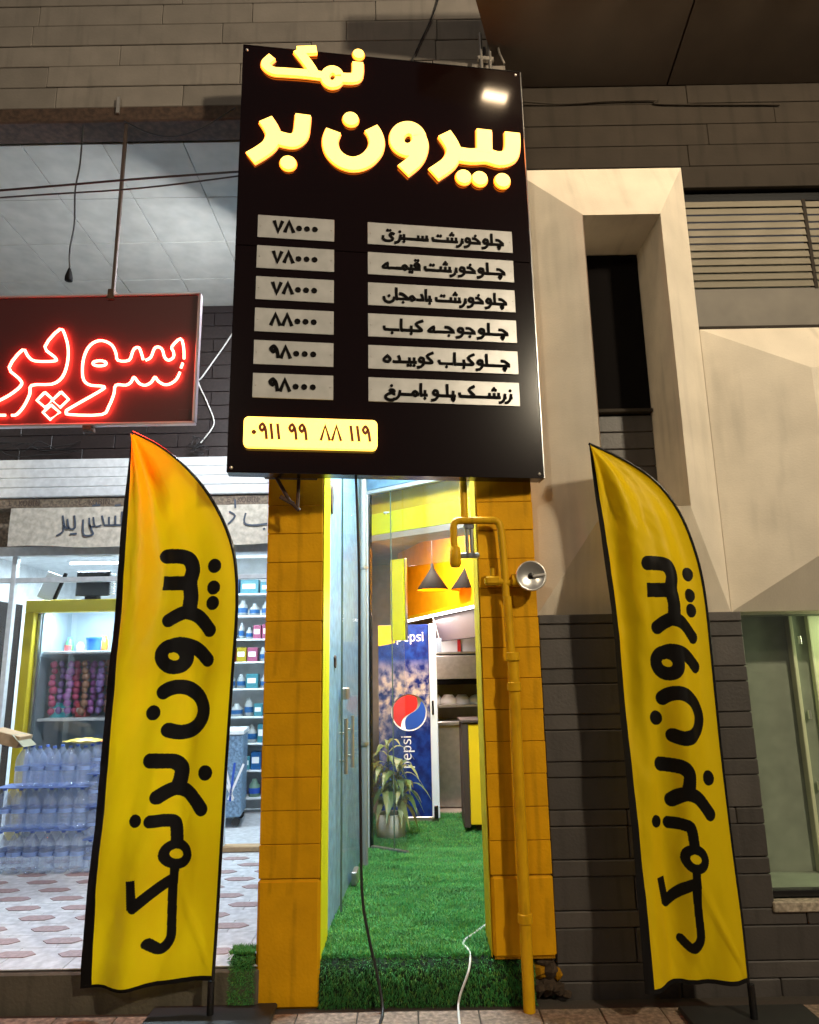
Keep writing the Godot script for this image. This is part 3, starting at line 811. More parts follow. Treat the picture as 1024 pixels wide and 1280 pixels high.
func turf() -> void:
	var b := MB.new()
	# porch floor with a rounded nosing, draped over the step
	var prof := [Vector2(0.004, 0.0), Vector2(0.0, 0.05), Vector2(-0.004, 0.13), Vector2(-0.016, 0.172), Vector2(-0.05, 0.195), Vector2(-0.09, 0.2), Vector2(-2.9, 0.2)]
	b.smooth()
	for i in prof.size() - 1:
		b.quad(Vector3(-0.503, prof[i].y, prof[i].x), Vector3(0.60, prof[i].y, prof[i].x), Vector3(0.60, prof[i + 1].y, prof[i + 1].x), Vector3(-0.503, prof[i + 1].y, prof[i + 1].x))
	b.flat()
	b.quad(Vector3(0.60, 0.2, -0.27), Vector3(1.6, 0.2, -0.27), Vector3(1.6, 0.2, -2.9), Vector3(0.60, 0.2, -2.9))
	b.quad(Vector3(-0.6, 0.2, -2.45), Vector3(1.6, 0.2, -2.45), Vector3(1.6, 0.2, -3.9), Vector3(-0.6, 0.2, -3.9))
	# the flap that hangs round the left pillar
	b.box(Vector3(-0.895, 0.125, -0.04), Vector3(0.13, 0.25, 0.10), 0.03)
	b.box(Vector3(0.70, 0.08, -0.1), Vector3(0.02, 0.16, 0.1), 0.005)
	var t := struct("turf_floor", b.mesh(M.turf_base))
	var blade := MB.new()
	for k in 3:
		var a := TAU * k / 3.0 + 0.4
		var dr := Vector3(cos(a), 0, sin(a))
		var sd := Vector3(-dr.z, 0, dr.x) * 0.0016
		var p0 := dr * 0.003
		var p1 := dr * 0.006 + Vector3(0, 0.011, 0)
		var p2 := dr * 0.014 + Vector3(0, 0.019, 0)
		blade.quad(p0 - sd, p0 + sd, p1 + sd * 0.8, p1 - sd * 0.8)
		blade.tri(p1 - sd * 0.8, p1 + sd * 0.8, p2)
	var gm := StandardMaterial3D.new()
	gm.resource_name = "grass"
	gm.vertex_color_use_as_albedo = true
	gm.roughness = 0.6
	gm.backlight_enabled = true
	gm.backlight = Color(0.3, 0.3, 0.2)
	var xs := []
	var cs := []
	var lay := FastNoiseLite.new()
	lay.seed = 3
	lay.frequency = 2.2
	var put := func(p: Vector3, nrm: Vector3, sc: float) -> void:
		var tip := (nrm + Vector3(rng.randf_range(-0.45, 0.45), rng.randf_range(-0.3, 0.3), rng.randf_range(-0.15, 0.65) + 0.9 * lay.get_noise_2d(p.x * 1.4 + 40.0, p.z * 2.0))).normalized()
		var xx := tip.cross(Vector3(0.3, 0.2, 1)).normalized()
		var bs := Basis(xx, tip, xx.cross(tip)) * Basis(Vector3.UP, rng.randf() * TAU)
		xs.append(Transform3D(bs.scaled(Vector3.ONE * sc * rng.randf_range(0.75, 1.25)), p))
		var v := rng.randf_range(0.75, 1.25) * (1.0 + 0.55 * lay.get_noise_2d(p.x * 0.7, p.z * 3.6))
		cs.append(Color(0.045 * v, 0.235 * v, 0.050 * v) if rng.randf() < 0.8 else Color(0.13 * v, 0.28 * v, 0.04 * v))
	for i in 34000:      # porch
		var x := rng.randf_range(-0.50, 0.72)
		var z := rng.randf_range(-2.35, -0.05)
		if x > 0.39 and z > -0.28: continue
		put.call(Vector3(x, 0.2, z), Vector3.UP, 1.35)
	for i in 15000:      # inside the room
		put.call(Vector3(rng.randf_range(-0.5, 1.0), 0.2, rng.randf_range(-3.9, -2.2)), Vector3.UP, 1.1)
	for i in 3000:       # the drape over the step
		var k := rng.randf()
		var y := k * 0.2
		var z := 0.004 - 0.05 * pow(k, 6.0)
		var x := rng.randf_range(-0.50, 0.60)
		put.call(Vector3(x, y, z), Vector3(0, -0.7 + 1.6 * pow(k, 6.0), 0.7).normalized(), 0.9)
	for i in 900:
		put.call(Vector3(rng.randf_range(-0.96, -0.83), rng.randf_range(0.0, 0.25), 0.012), Vector3(0, 0.2, 1), 0.9)
	for i in 500:
		put.call(Vector3(rng.randf_range(-0.96, -0.83), 0.25, rng.randf_range(-0.09, 0.01)), Vector3.UP, 0.9)
	var mm := MultiMesh.new()
	mm.transform_format = MultiMesh.TRANSFORM_3D
	mm.use_colors = true
	mm.mesh = blade.mesh(gm)
	mm.instance_count = xs.size()
	for i in xs.size():
		mm.set_instance_transform(i, xs[i])
		mm.set_instance_color(i, cs[i])
	var mi := MultiMeshInstance3D.new()
	mi.multimesh = mm
	mi.name = "artificial_grass"
	mi.set_meta("kind", "stuff")
	mi.set_meta("label", "short green artificial grass covering the entrance floor and step")
	t.add_child(mi)

# ---------------------------------------------------------------- grocery: porch floor, back wall, shop front, room
func grocery_room() -> void:
	var b := MB.new()
	b.box(Vector3(-2.86, 0.055, -1.28), Vector3(4.1, 0.268, 2.54), 0.004)
	var fl := struct("porch_floor", b.mesh(M.tile_joint))
	for r in 12:
		for c in 12:
			var x := -4.88 + c * 0.36 + (0.18 if r % 2 == 0 else 0.0)
			var x1 := minf(x + 0.357, -0.815)
			if x1 - x < 0.06: continue
			var zt := -0.10 - r * 0.20
			bx(fl, "floor_tile", Vector3(x, 0.188, maxf(zt - 0.1985, -2.54)), Vector3(x1, 0.1945 + rng.randf_range(0, 0.0006), minf(zt, 0.0) if r else -0.001), M.floor_white, 0.0015)
	# elongated hexagon inlays, staggered
	var hx := MB.new()
	hx.prism(PackedVector2Array([Vector2(-0.115, 0), Vector2(-0.07, 0.045), Vector2(0.07, 0.045), Vector2(0.115, 0), Vector2(0.07, -0.045), Vector2(-0.07, -0.045)]), 0.0, 0.003)
	var hm := hx.mesh(M.floor_pink)
	var lay := Basis(Vector3.RIGHT, -PI / 2)
	for r in 11:
		for c in 11:
			var x := -4.7 + c * 0.36 + (0.18 if r % 2 else 0.0)
			var z := -0.20 - r * 0.20
			if x > -0.95: continue
			part(fl, "tile_inlay", hm, Vector3(x + rng.randf_range(-0.01, 0.01), 0.1954, z), lay)
	b = MB.new()
	b.box(Vector3(-2.86, 0.055, 0.006), Vector3(4.1, 0.25, 0.028), 0.008)
	struct("porch_step", b.mesh(M.kerb_stone))
	# back wall of dark tiles above the shutter box
	var w := thing("tiled_wall", "dark brown tiled wall under the porch ceiling behind the neon sign", "wall", Vector3(-2.6, 3.63, -2.5))
	var o := -w.position
	bx(w, "backing", Vector3(-4.9, 3.30, -2.70) + o, Vector3(-0.80, 5.26, -2.475) + o, M.tile_joint, 0.0)
	var y := 3.635
	for r in 12:
		var x := -4.9 + (0.3 if r % 2 else 0.0)
		var top := minf(y + 0.139, 5.243)
		while x < -0.85:
			var x1 := minf(x + 0.6, -0.81)
			if top - y > 0.02:
				bx(w, "tile", Vector3(x + 0.003, y + 0.003, -2.474) + o, Vector3(x1 - 0.003, top - 0.003, -2.452 + rng.randf_range(-0.002, 0.002)) + o, M.dark_tile, 0.003)
			x = x1
		y += 0.139
	# shop front
	var f := thing("grocery_front", "white shutter box and aluminium glass front of the grocery", "shop front", Vector3(-2.6, 0.2, -2.45))
	o = -f.position
	for k in 4:
		bx(f, "shutter_slat", Vector3(-4.9, 3.262 + k * 0.093, -2.445) + o, Vector3(-0.81, 3.352 + k * 0.093, -2.27 - 0.012 * k) + o, M.shutter, 0.008)
	bx(f, "strip", Vector3(-4.9, 3.165, -2.445) + o, Vector3(-0.81, 3.258, -2.30) + o, M.strip, 0.004)
	for x in [-3.62, -2.98, -1.62]:
		var tm := TextMesh.new()
		tm.text = "E - KOBIN"
		var sf := SystemFont.new()
		sf.font_names = PackedStringArray(["Droid Sans"])
		tm.font = sf
		tm.font_size = 16
		tm.pixel_size = 0.0042
		tm.depth = 0.002
		tm.material = M.dark_brown
		part(f, "lettering", tm, Vector3(x + 0.1, 3.212, -2.2985) + o)
	bx(f, "head_rail", Vector3(-4.9, 2.74, -2.50) + o, Vector3(-0.81, 2.83, -2.40) + o, M.alu_white, 0.006)
	bx(f, "transom", Vector3(-4.9, 2.50, -2.47) + o, Vector3(-0.81, 2.545, -2.42) + o, M.alu_white, 0.004)
	bx(f, "backing", Vector3(-4.9, 2.83, -2.70) + o, Vector3(-0.81, 3.30, -2.451) + o, M.strip, 0.0)
	for x in [-4.4, -3.62, -2.46, -1.64, -0.85]:
		bx(f, "post", Vector3(x - 0.022, 0.2, -2.475) + o, Vector3(x + 0.022, 2.74, -2.415) + o, M.alu_white, 0.004)
	bx(f, "threshold", Vector3(-2.43, 0.196, -2.52) + o, Vector3(-0.85, 0.24, -2.40) + o, M.cardboard, 0.006)
	bx(f, "bottom_rail", Vector3(-4.9, 0.196, -2.48) + o, Vector3(-2.48, 0.26, -2.41) + o, M.alu_white, 0.004)
	var px := [-4.4, -3.62, -2.46, -1.64, -0.85]
	for k in 4:
		bx(f, "pane", Vector3(px[k] + 0.023, 2.546, -2.449) + o, Vector3(px[k + 1] - 0.023, 2.739, -2.443) + o, M.pane, 0.0)
		if k < 2:
			bx(f, "pane", Vector3(px[k] + 0.023, 0.261, -2.449) + o, Vector3(px[k + 1] - 0.023, 2.499, -2.443) + o, M.pane, 0.0)
	# the hand-lettered cloth banner
	var bn := thing("banner", "off-white cloth banner with blue handwritten lettering above the grocery glass", "banner", Vector3(-2.6, 2.84, -2.28))
	o = -bn.position
	b = MB.new()
	b.smooth()
	var cloth := FastNoiseLite.new()
	cloth.seed = 21
	cloth.frequency = 1.3
	var g := func(i: int, j: int) -> Vector3:
		var x := -3.62 + i * 0.06
		var yy := 2.80 + j * 0.06 + (0.012 * sin(x * 5.0) if j == 0 else 0.0)
		return Vector3(x, yy, -2.268 + 0.010 * cloth.get_noise_2d(x * 2.0, yy * 3.0)) + o
	for i in 46:
		for j in 6:
			b.quad(g.call(i, j), g.call(i + 1, j), g.call(i + 1, j + 1), g.call(i, j + 1))
	part(bn, "cloth", b.mesh(M.banner))
	var fa := MB.new()
	for s in BANNER:
		pen(fa, fa, curve(flat_points(s[1]), 3), 0.017, -2.2605, -2.2585)
	part(bn, "lettering", fa.mesh(M.banner_ink), o)
	# room
	b = MB.new()
	b.box(Vector3(-2.86, 0.06, -4.5), Vector3(4.1, 0.264, 3.9), 0.0)
	struct("grocery_floor", b.mesh(M.floor_white))
	b = MB.new()
	b.box(Vector3(-2.86, 3.1, -4.5), Vector3(4.1, 0.1, 4.0), 0.0)
	struct("grocery_ceiling", b.mesh(M.white_wall))
	b = MB.new()
	b.box(Vector3(-2.86, 1.6, -6.45), Vector3(4.1, 3.1, 0.1), 0.0)
	struct("grocery_back_wall", b.mesh(M.white_wall))
	b = MB.new()
	b.box(Vector3(-4.95, 2.7, -3.2), Vector3(0.1, 5.4, 6.6), 0.0)
	struct("grocery_left_wall", b.mesh(M.white_wall))
	b = MB.new()
	b.box(Vector3(-0.86, 1.6, -4.5), Vector3(0.1, 3.1, 3.9), 0.0)
	struct("grocery_right_wall", b.mesh(M.white_wall))
	# ceiling tubes inside the grocery
	for p in [[-3.6, -3.1], [-2.0, -3.1], [-3.6, -4.7], [-2.0, -4.7]]:
		var t := thing("ceiling_tube_lamp", "cool white tube lamp on the grocery ceiling", "tube lamp", Vector3(p[0], 3.04, p[1]), "tube lamps on the grocery ceiling")
		bx(t, "housing", Vector3(-0.62, 0.0, -0.05), Vector3(0.62, 0.01, 0.05), M.fridge_white, 0.003)
		bx(t, "tube", Vector3(-0.6, -0.03, -0.014), Vector3(0.6, -0.002, 0.014), M.tube_cool, 0.006)
		area(t, t.position + Vector3(0, -0.04, 0), Vector3.DOWN, Vector2(1.2, 0.08), Color(0.86, 0.95, 1.0), GROCERY)

# ---------------------------------------------------------------- Persian lettering from pen strokes; x runs left from 0
const GLYPH := {
	"che": [48, [[-42, 27, -26, 26, -6, 6], [-2, 1, -48, 0]], [[-22, -16], [-30, -16], [-26, -25]]],
	"je": [48, [[-42, 27, -26, 26, -6, 6], [-2, 1, -48, 0]], [[-26, -19]]],
	"khe": [48, [[-42, 27, -26, 26, -6, 6], [-2, 1, -48, 0]], [[-26, 44]]],
	"jem": [50, [[-44, 28, -28, 27, -6, 5], [2, 0, -50, 0]], [[-26, -19]]],
	"lam": [26, [[-12, 64, -12, 2], [2, 0, -26, 0]], []],
	"vav": [36, [[-8, 24, -18, 26, -24, 16, -20, 6, -10, 5, -5, 16, -8, 24], [-5, 16, -6, -6, -16, -22, -34, -28], [2, 0, -8, 4]], []],
	"re": [26, [[-4, 22, -7, 2, -12, -14, -22, -25, -34, -28], [2, 0, -6, 0]], []],
	"ze": [26, [[-4, 22, -7, 2, -12, -14, -22, -25, -34, -28], [2, 0, -6, 0]], [[-8, 40]]],
	"shin": [58, [[2, 0, -58, 0], [-7, 26, -7, 0], [-26, 24, -26, 0], [-46, 24, -46, 0]], [[-20, 40], [-32, 40], [-26, 50]]],
	"sin": [58, [[2, 0, -58, 0], [-7, 26, -7, 0], [-26, 24, -26, 0], [-46, 24, -46, 0]], []],
	"te": [64, [[2, 0, -46, 0, -55, 4, -57, 20]], [[-20, 30], [-33, 30]]],
	"be_end": [64, [[2, 0, -46, 0, -55, 4, -57, 20]], [[-26, -18]]],
	"be": [20, [[-9, 26, -9, 0], [2, 0, -20, 0]], [[-10, -18]]],
	"pe": [22, [[-9, 28, -9, 0], [2, 0, -22, 0]], [[-5, -16], [-14, -16], [-9, -25]]],
	"ye": [22, [[-9, 26, -9, 0], [2, 0, -22, 0]], [[-5, -18], [-16, -18]]],
	"ye_end": [66, [[-6, 22, -18, 28, -28, 18, -20, 6, -14, -4, -22, -16, -44, -18, -58, -8, -58, 12]], [[-26, 44], [-38, 44]]],
	"qaf": [30, [[-4, 22, -14, 34, -24, 24, -14, 12, -5, 22, -4, 2], [2, 0, -30, 0]], [[-9, 52], [-20, 52]]],
	"mim": [30, [[-4, 6, -14, 18, -25, 8, -14, -6, -4, 5], [2, 0, -4, 2], [-24, 2, -30, 0]], []],
	"he_end": [40, [[2, 0, -14, 0, -15, 26, -34, 6, -28, -1, -12, 1]], []],
	"he": [38, [[-18, 30, -6, 14, -12, 0, -26, 0, -32, 12, -18, 30]], []],
	"alef": [16, [[-6, 64, -6, 3, 2, 0]], []],
	"alef_alone": [16, [[-7, 64, -7, 0]], []],
	"dal": [40, [[-12, 34, -6, 14, -10, 0, -36, 0], [2, 0, -8, 0]], []],
	"nun": [56, [[0, 10, -4, -10, -22, -22, -42, -14, -48, 10]], [[-24, 14]]],
	"kaf": [40, [[-2, 58, -30, 38, -10, 8, -14, 0, -40, 0]], []],
	"kaf_end": [78, [[-8, 58, -32, 38, -12, 8, -14, 0], [2, 0, -62, 0, -72, 5, -74, 20]], []],
	"ghayn": [50, [[2, 0, -6, 2, -20, 20, -8, 22, -4, 12, -30, -2, -40, -16, -30, -30, -8, -32, 2, -24]], [[-14, 44]]],
	"-": [22, [[2, 0, -23, 0]], []],
	" ": [14, [], []],
}
const DIGIT := {"7": [34, [[2, 40, 14, 2, 27, 40]]], "8": [34, [[0, 0, 13, 38, 27, 0]]], "9": [30, [[18, 29, 10, 39, 2, 30, 9, 21, 18, 28, 23, 0]]], "1": [20, [[4, 40, 10, 0]]], "0": [24, []], " ": [18, []]}

func write(words: Array, right: float, width: float, base: float, unit: float, w: float, z0: float, z1: float, face: MB) -> void:
	var total := 0.0
	for g in words: total += GLYPH[g][0]
	var kx := width / total
	var x := right
	var lift := 0.0
	for g in words:
		for s in GLYPH[g][1]:
			var pts := []
			for p in flat_points(s): pts.append(Vector2(x + p.x * kx, base + p.y * unit))
			pen(face, face, curve(pts, 4), w, z0, z1 + lift)
			lift = fmod(lift + 0.0004, 0.0028)
		for d in GLYPH[g][2]:
			dot(face, face, Vector2(x + d[0] * kx, base + d[1] * unit), w * 0.56, z0, z1 + lift, 8)
		x -= GLYPH[g][0] * kx

func digits(text: String, left: float, width: float, base: float, unit: float, w: float, z0: float, z1: float, face: MB) -> void:
	var total := 0.0
	for c in text: total += DIGIT[c][0]
	var kx := width / total
	var x := left
	for c in text:
		for s in DIGIT[c][1]:
			var pts := []
			for p in flat_points(s): pts.append(Vector2(x + p.x * kx, base + p.y * unit))
			pen(face, face, curve(pts, 4) if c == "9" else pts, w, z0, z1)
		if c == "0":
			dot(face, face, Vector2(x + 9 * kx, base + 17 * unit), w * 0.85, z0, z1, 8)
		x += DIGIT[c][0] * kx

func menu_sign() -> void:
	var s := thing("menu_sign", "tall black illuminated menu sign with glowing amber Persian lettering and price plates", "sign", Vector3(-0.15, 0, 0.25))
	s.rotation.y = deg_to_rad(8.0)
	# panel in two sheets with a fine seam, on a shallow box
	bx(s, "case", Vector3(-0.838, 2.716, -0.10), Vector3(0.926, 5.462, -0.012), M.black, 0.004)
	bx(s, "panel", Vector3(-0.84, 4.0845, -0.0115), Vector3(0.929, 5.465, 0.0), M.sign_panel, 0.002)
	bx(s, "panel", Vector3(-0.84, 2.714, -0.0115), Vector3(0.929, 4.0805, 0.0), M.sign_panel, 0.002)
	bx(s, "edge_trim", Vector3(0.9295, 2.714, -0.10), Vector3(0.9375, 5.465, 0.004), M.alu, 0.002)
	bx(s, "edge_trim", Vector3(-0.84, 5.4655, -0.10), Vector3(0.9375, 5.472, 0.002), M.black, 0.002)
	for p in [[0.90, 5.44], [0.905, 2.74], [-0.815, 5.43], [-0.815, 2.74]]:
		var rv := MB.new()
		rv.lathe([Vector2(0.009, 0), Vector2(0.009, 0.004), Vector2(0.005, 0.008), Vector2(0, 0.009)], Vector3.ZERO, 10, Basis(Vector3.RIGHT, PI / 2))
		part(s, "rivet", rv.mesh(M.chrome), Vector3(p[0], p[1], 0.0))
	# channel letters: lit faces, amber returns
	for set_ in [TITLE, NAMAK]:
		var k := 0
		for st in set_:
			var fa := MB.new()
			var si := MB.new()
			var z1 := 0.020 + 0.0006 * k
			if st[0] < 0: dot(fa, si, Vector2(st[1][0], st[1][1]), -st[0], 0.008, z1, 24)
			else: pen(fa, si, curve(flat_points(st[1]), 4), st[0], 0.008, z1)
			var lp := part(s, "letter_stroke" if st[0] > 0 else "letter_dot", fa.mesh(M.letter_face))
			part(lp, "return", si.mesh(M.letter_side))
			var tr := MB.new()  # wider glowing outline added behind each stroke to imitate its halo
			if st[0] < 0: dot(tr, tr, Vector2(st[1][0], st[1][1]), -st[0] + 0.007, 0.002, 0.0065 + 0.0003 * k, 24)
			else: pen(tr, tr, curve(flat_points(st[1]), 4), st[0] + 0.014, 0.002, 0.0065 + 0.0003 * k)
			part(lp, "halo_outline", tr.mesh(M.letter_halo))
			k += 1
	var rows := [["che", "lam", "vav", "khe", "vav", "re", "shin", "te", " ", "sin", "-", "-", "be", "ze", "ye_end"],
		["che", "-", "lam", "vav", "khe", "vav", "re", "shin", "te", " ", "qaf", "ye", "mim", "-", "-", "he_end"],
		["che", "lam", "vav", "khe", "vav", "re", "shin", "te", " ", "be", "alef", "dal", "mim", "jem", "alef", "nun"],
		["che", "-", "lam", "vav", "je", "vav", "je", "-", "he_end", " ", "kaf", "be", "-", "alef", "be_end"],
		["che", "-", "-", "lam", "vav", "kaf", "be", "-", "alef", "be_end", " ", "kaf", "vav", "be", "ye", "-", "dal", "he"],
		["ze", "re", "shin", "-", "-", "kaf_end", " ", "pe", "lam", "-", "vav", " ", "be", "alef", "mim", "-", "-", "re", "ghayn"]]
	var price := ["78000", "78000", "78000", "88000", "98000", "98000"]
	var says := ["herb stew", "split pea stew", "aubergine stew", "chicken kebab", "minced kebab", "barberry chicken rice"]
	for i in 6:
		var top := 4.283 - i * 0.1985
		var p := bx(s, "menu_plate", Vector3(-0.0725, top - 0.146, 0.0025), Vector3(0.8165 - i * 0.001, top, 0.0075), M.plate, 0.0015)
		p.set_meta("label", "pale plate with the dish name for %s" % says[i])
		var fa := MB.new()
		write(rows[i], 0.765, 0.755, top - 0.098, 0.00112, 0.0160, 0.0078, 0.0125, fa)
		part(p, "lettering", fa.mesh(M.plate_ink), -p.position)
		for e in [-0.055, 0.80]:
			part(p, "screw", box_mesh(Vector3(0.007, 0.007, 0.004), 0.002, M.steel), Vector3(e, top - 0.073, 0.009) - p.position)
		p = bx(s, "price_plate", Vector3(-0.7165, top - 0.146, 0.0025), Vector3(-0.2705, top, 0.0075), M.plate, 0.0015)
		fa = MB.new()
		digits(price[i], -0.625, 0.27, top - 0.106, 0.0018, 0.0205, 0.0078, 0.0125, fa)
		part(p, "lettering", fa.mesh(M.plate_ink), -p.position)
		for e in [-0.70, -0.287]:
			part(p, "screw", box_mesh(Vector3(0.007, 0.007, 0.004), 0.002, M.steel), Vector3(e, top - 0.073, 0.009) - p.position)
	# lit telephone panel with rounded corners
	var pl := PackedVector2Array()
	for c in [[-0.053, 2.995, 0], [-0.727, 2.995, 1], [-0.727, 2.878, 2], [-0.053, 2.878, 3]]:
		for j in 6:
			pl.append(Vector2(c[0], c[1]) + Vector2.from_angle(PI / 2 * (c[2] + j / 5.0)) * 0.027)
	var pb := MB.new()
	pb.prism(pl, 0.004, 0.036)
	var ph := part(s, "telephone_panel", pb.mesh(M.letter_face))
	var fd := MB.new()
	digits("0911 99  88 119", -0.715, 0.66, 2.895, 0.00225, 0.0155, 0.0365, 0.039, fd)
	part(ph, "lettering", fd.mesh(M.amber_ink))
	# brackets at the head and the foot
	var bb := MB.new()
	bb.tube([Vector3(0.69, 5.44, -0.05), Vector3(0.69, 5.80, -0.06)], 0.012, 8)
	bb.tube([Vector3(0.75, 5.44, -0.05), Vector3(0.75, 5.80, -0.06)], 0.012, 8)
	bb.box(Vector3(0.72, 5.60, -0.06), Vector3(0.11, 0.03, 0.03), 0.003)
	bb.tube([Vector3(0.80, 5.68, -0.03), Vector3(0.80, 5.60, 0.0), Vector3(0.83, 5.52, 0.0)], 0.007, 6)
	bb.box(Vector3(-0.55, 5.30, -0.14), Vector3(0.05, 0.05, 0.14), 0.003)
	bb.box(Vector3(0.55, 4.3, -0.16), Vector3(0.05, 0.05, 0.16), 0.003)
	bb.box(Vector3(-0.55, 4.3, -0.17), Vector3(0.05, 0.05, 0.20), 0.003)
	part(s, "head_bracket", bb.mesh(M.steel))
	bb = MB.new()
	bb.tube([Vector3(-0.60, 2.76, -0.13), Vector3(-0.505, 2.595, -0.15), Vector3(-0.45, 2.545, -0.16)], 0.011, 6)
	bb.tube([Vector3(-0.455, 2.76, -0.13), Vector3(-0.462, 2.545, -0.16)], 0.011, 6)
	bb.box(Vector3(-0.52, 2.60, -0.152), Vector3(0.09, 0.022, 0.02), 0.003, Basis(Vector3.BACK, -0.5))
	bb.box(Vector3(-0.50, 2.75, -0.15), Vector3(0.30, 0.03, 0.12), 0.003)
	part(s, "foot_bracket", bb.mesh(M.rust))
	# the light the lettering throws
	var nrm := Vector3(sin(deg_to_rad(8.0)), 0, cos(deg_to_rad(8.0)))
	area(self, s.to_global(Vector3(0.0, 4.8, 0.075)), nrm, Vector2(1.4, 0.2), Color(1.0, 0.70, 0.32), TITLE_E)
	area(self, s.to_global(Vector3(-0.40, 2.93, 0.06)), nrm, Vector2(0.6, 0.1), Color(1.0, 0.70, 0.32), TITLE_E * 0.3)

func neon_sign() -> void:
	var s := thing("neon_sign", "dark red neon box sign with outlined Persian letters hanging under the marble", "neon sign", Vector3(-2.3, 3.13, -0.03))
	var o := -s.position
	bx(s, "case", Vector3(-3.40, 3.140, -0.035) + o, Vector3(-1.296, 3.972, -0.002) + o, M.neon_panel, 0.004)
	bx(s, "frame_rail", Vector3(-3.42, 3.9725, -0.038) + o, Vector3(-1.281, 3.987, 0.010) + o, M.neon_frame, 0.003)
	bx(s, "frame_rail", Vector3(-3.42, 3.125, -0.038) + o, Vector3(-1.281, 3.1395, 0.010) + o, M.neon_frame, 0.003)
	bx(s, "frame_rail", Vector3(-1.2955, 3.14, -0.038) + o, Vector3(-1.279, 3.972, 0.012) + o, M.neon_frame, 0.003)
	bx(s, "maker_plate", Vector3(-1.385, 3.15, -0.0015) + o, Vector3(-1.315, 3.215, 0.002) + o, M.neon_panel, 0.001)
	for st in NEON:
		var pts := []
		var src := flat_points(st[1])
		for p in (src if src.size() < 6 else curve(src, 3)): pts.append(Vector3(p.x, p.y, 0.013) + o)
		var b := MB.new()
		b.tube(pts, 0.0082, 8)
		part(s, "neon_tube", b.mesh(M.neon_tube))
	for x in [-3.0, -1.842]:
		var b := MB.new()
		b.box(Vector3(x, 4.615, -0.02) + o, Vector3(0.022, 1.25, 0.022), 0.003)
		part(s, "hanger_rod", b.mesh(M.dark_brown))
		b = MB.new()
		b.box(Vector3(x, 3.985, -0.02) + o, Vector3(0.04, 0.07, 0.07), 0.003)
		part(s, "clamp", b.mesh(M.rust))
	bx(s, "clamp", Vector3(-1.95, 3.095, -0.06) + o, Vector3(-1.90, 3.124, 0.012) + o, M.rust, 0.003)
	area(self, Vector3(-2.1, 3.105, 0.03), Vector3(0, -0.6, 0.8), Vector2(1.5, 0.05), Color(1.0, 0.22, 0.16), NEON_E)

# ---------------------------------------------------------------- feather flags
var flag_mat: StandardMaterial3D
func flag_print() -> void:
	# yellow satin with the black logotype running down the cloth, .74 x 2.95 m at 520 pixels a metre
	var k := 520.0
	var w := int(0.74 * k)
	var h := int(2.95 * k)
	var weave := FastNoiseLite.new()
	weave.frequency = 0.4
	var d := PackedByteArray()
	d.resize(w * h * 3)
	var y0 := Color(0.88, 0.62, 0.004).linear_to_srgb()
	for i in w * h:
		var v := 1.0 + 0.02 * weave.get_noise_2d(i % w, i / w)
		d[i * 3] = int(clampf(y0.r * v, 0, 1) * 255); d[i * 3 + 1] = int(clampf(y0.g * v, 0, 1) * 255); d[i * 3 + 2] = int(y0.b * 255)
	var strokes := []
	for st in TITLE:
		var q := []
		for p in flat_points(st[1]): q.append(Vector2(0.455 - 0.83 * (p.y - 4.80), 3.05 - (2.26 - 0.83 * (0.79 - p.x))))
		strokes.append([st[0] * 0.83, q])
	for st in NAMAK:
		var q := []
		for p in flat_points(st[1]): q.append(Vector2(0.455 - 1.06 * (p.y - 5.275), 3.05 - (0.93 + 1.06 * (p.x + 0.12))))
		strokes.append([st[0] * 0.92, q])
	for st in strokes:
		var r: float = absf(st[0]) * k * (0.5 if st[0] > 0 else 1.0)
		var q: Array = curve(st[1], 6)
		for i in maxi(1, q.size() - 1):
			var a: Vector2 = q[i] * k
			var b: Vector2 = q[mini(i + 1, q.size() - 1)] * k
			var first: bool = i == 0 and st[0] > 0
			var last: bool = i == q.size() - 2 and st[0] > 0
			for py in range(maxi(0, int(minf(a.y, b.y) - r - 1)), mini(h, int(maxf(a.y, b.y) + r + 2))):
				for px in range(maxi(0, int(minf(a.x, b.x) - r - 1)), mini(w, int(maxf(a.x, b.x) + r + 2))):
					var p := Vector2(px, py)
					var ab := b - a
					var t := (p - a).dot(ab) / maxf(ab.length_squared(), 1e-6)
					if (first and t < 0.0) or (last and t > 1.0): continue
					if p.distance_to(a + ab * clampf(t, 0, 1)) < r:
						var n := (py * w + px) * 3
						d[n] = 22; d[n + 1] = 20; d[n + 2] = 19
	var img := Image.create_from_data(w, h, false, Image.FORMAT_RGB8, d)
	flag_mat = StandardMaterial3D.new()
	flag_mat.resource_name = "flag_satin"
	flag_mat.albedo_texture = ImageTexture.create_from_image(img)
	flag_mat.roughness = 0.46
	flag_mat.backlight_enabled = true
	flag_mat.backlight = Color(0.85, 0.85, 0.85)
	flag_mat.metallic_specular = 0.3
	flag_mat.rim_enabled = true
	flag_mat.rim = 0.08
	flag_mat.texture_repeat = false

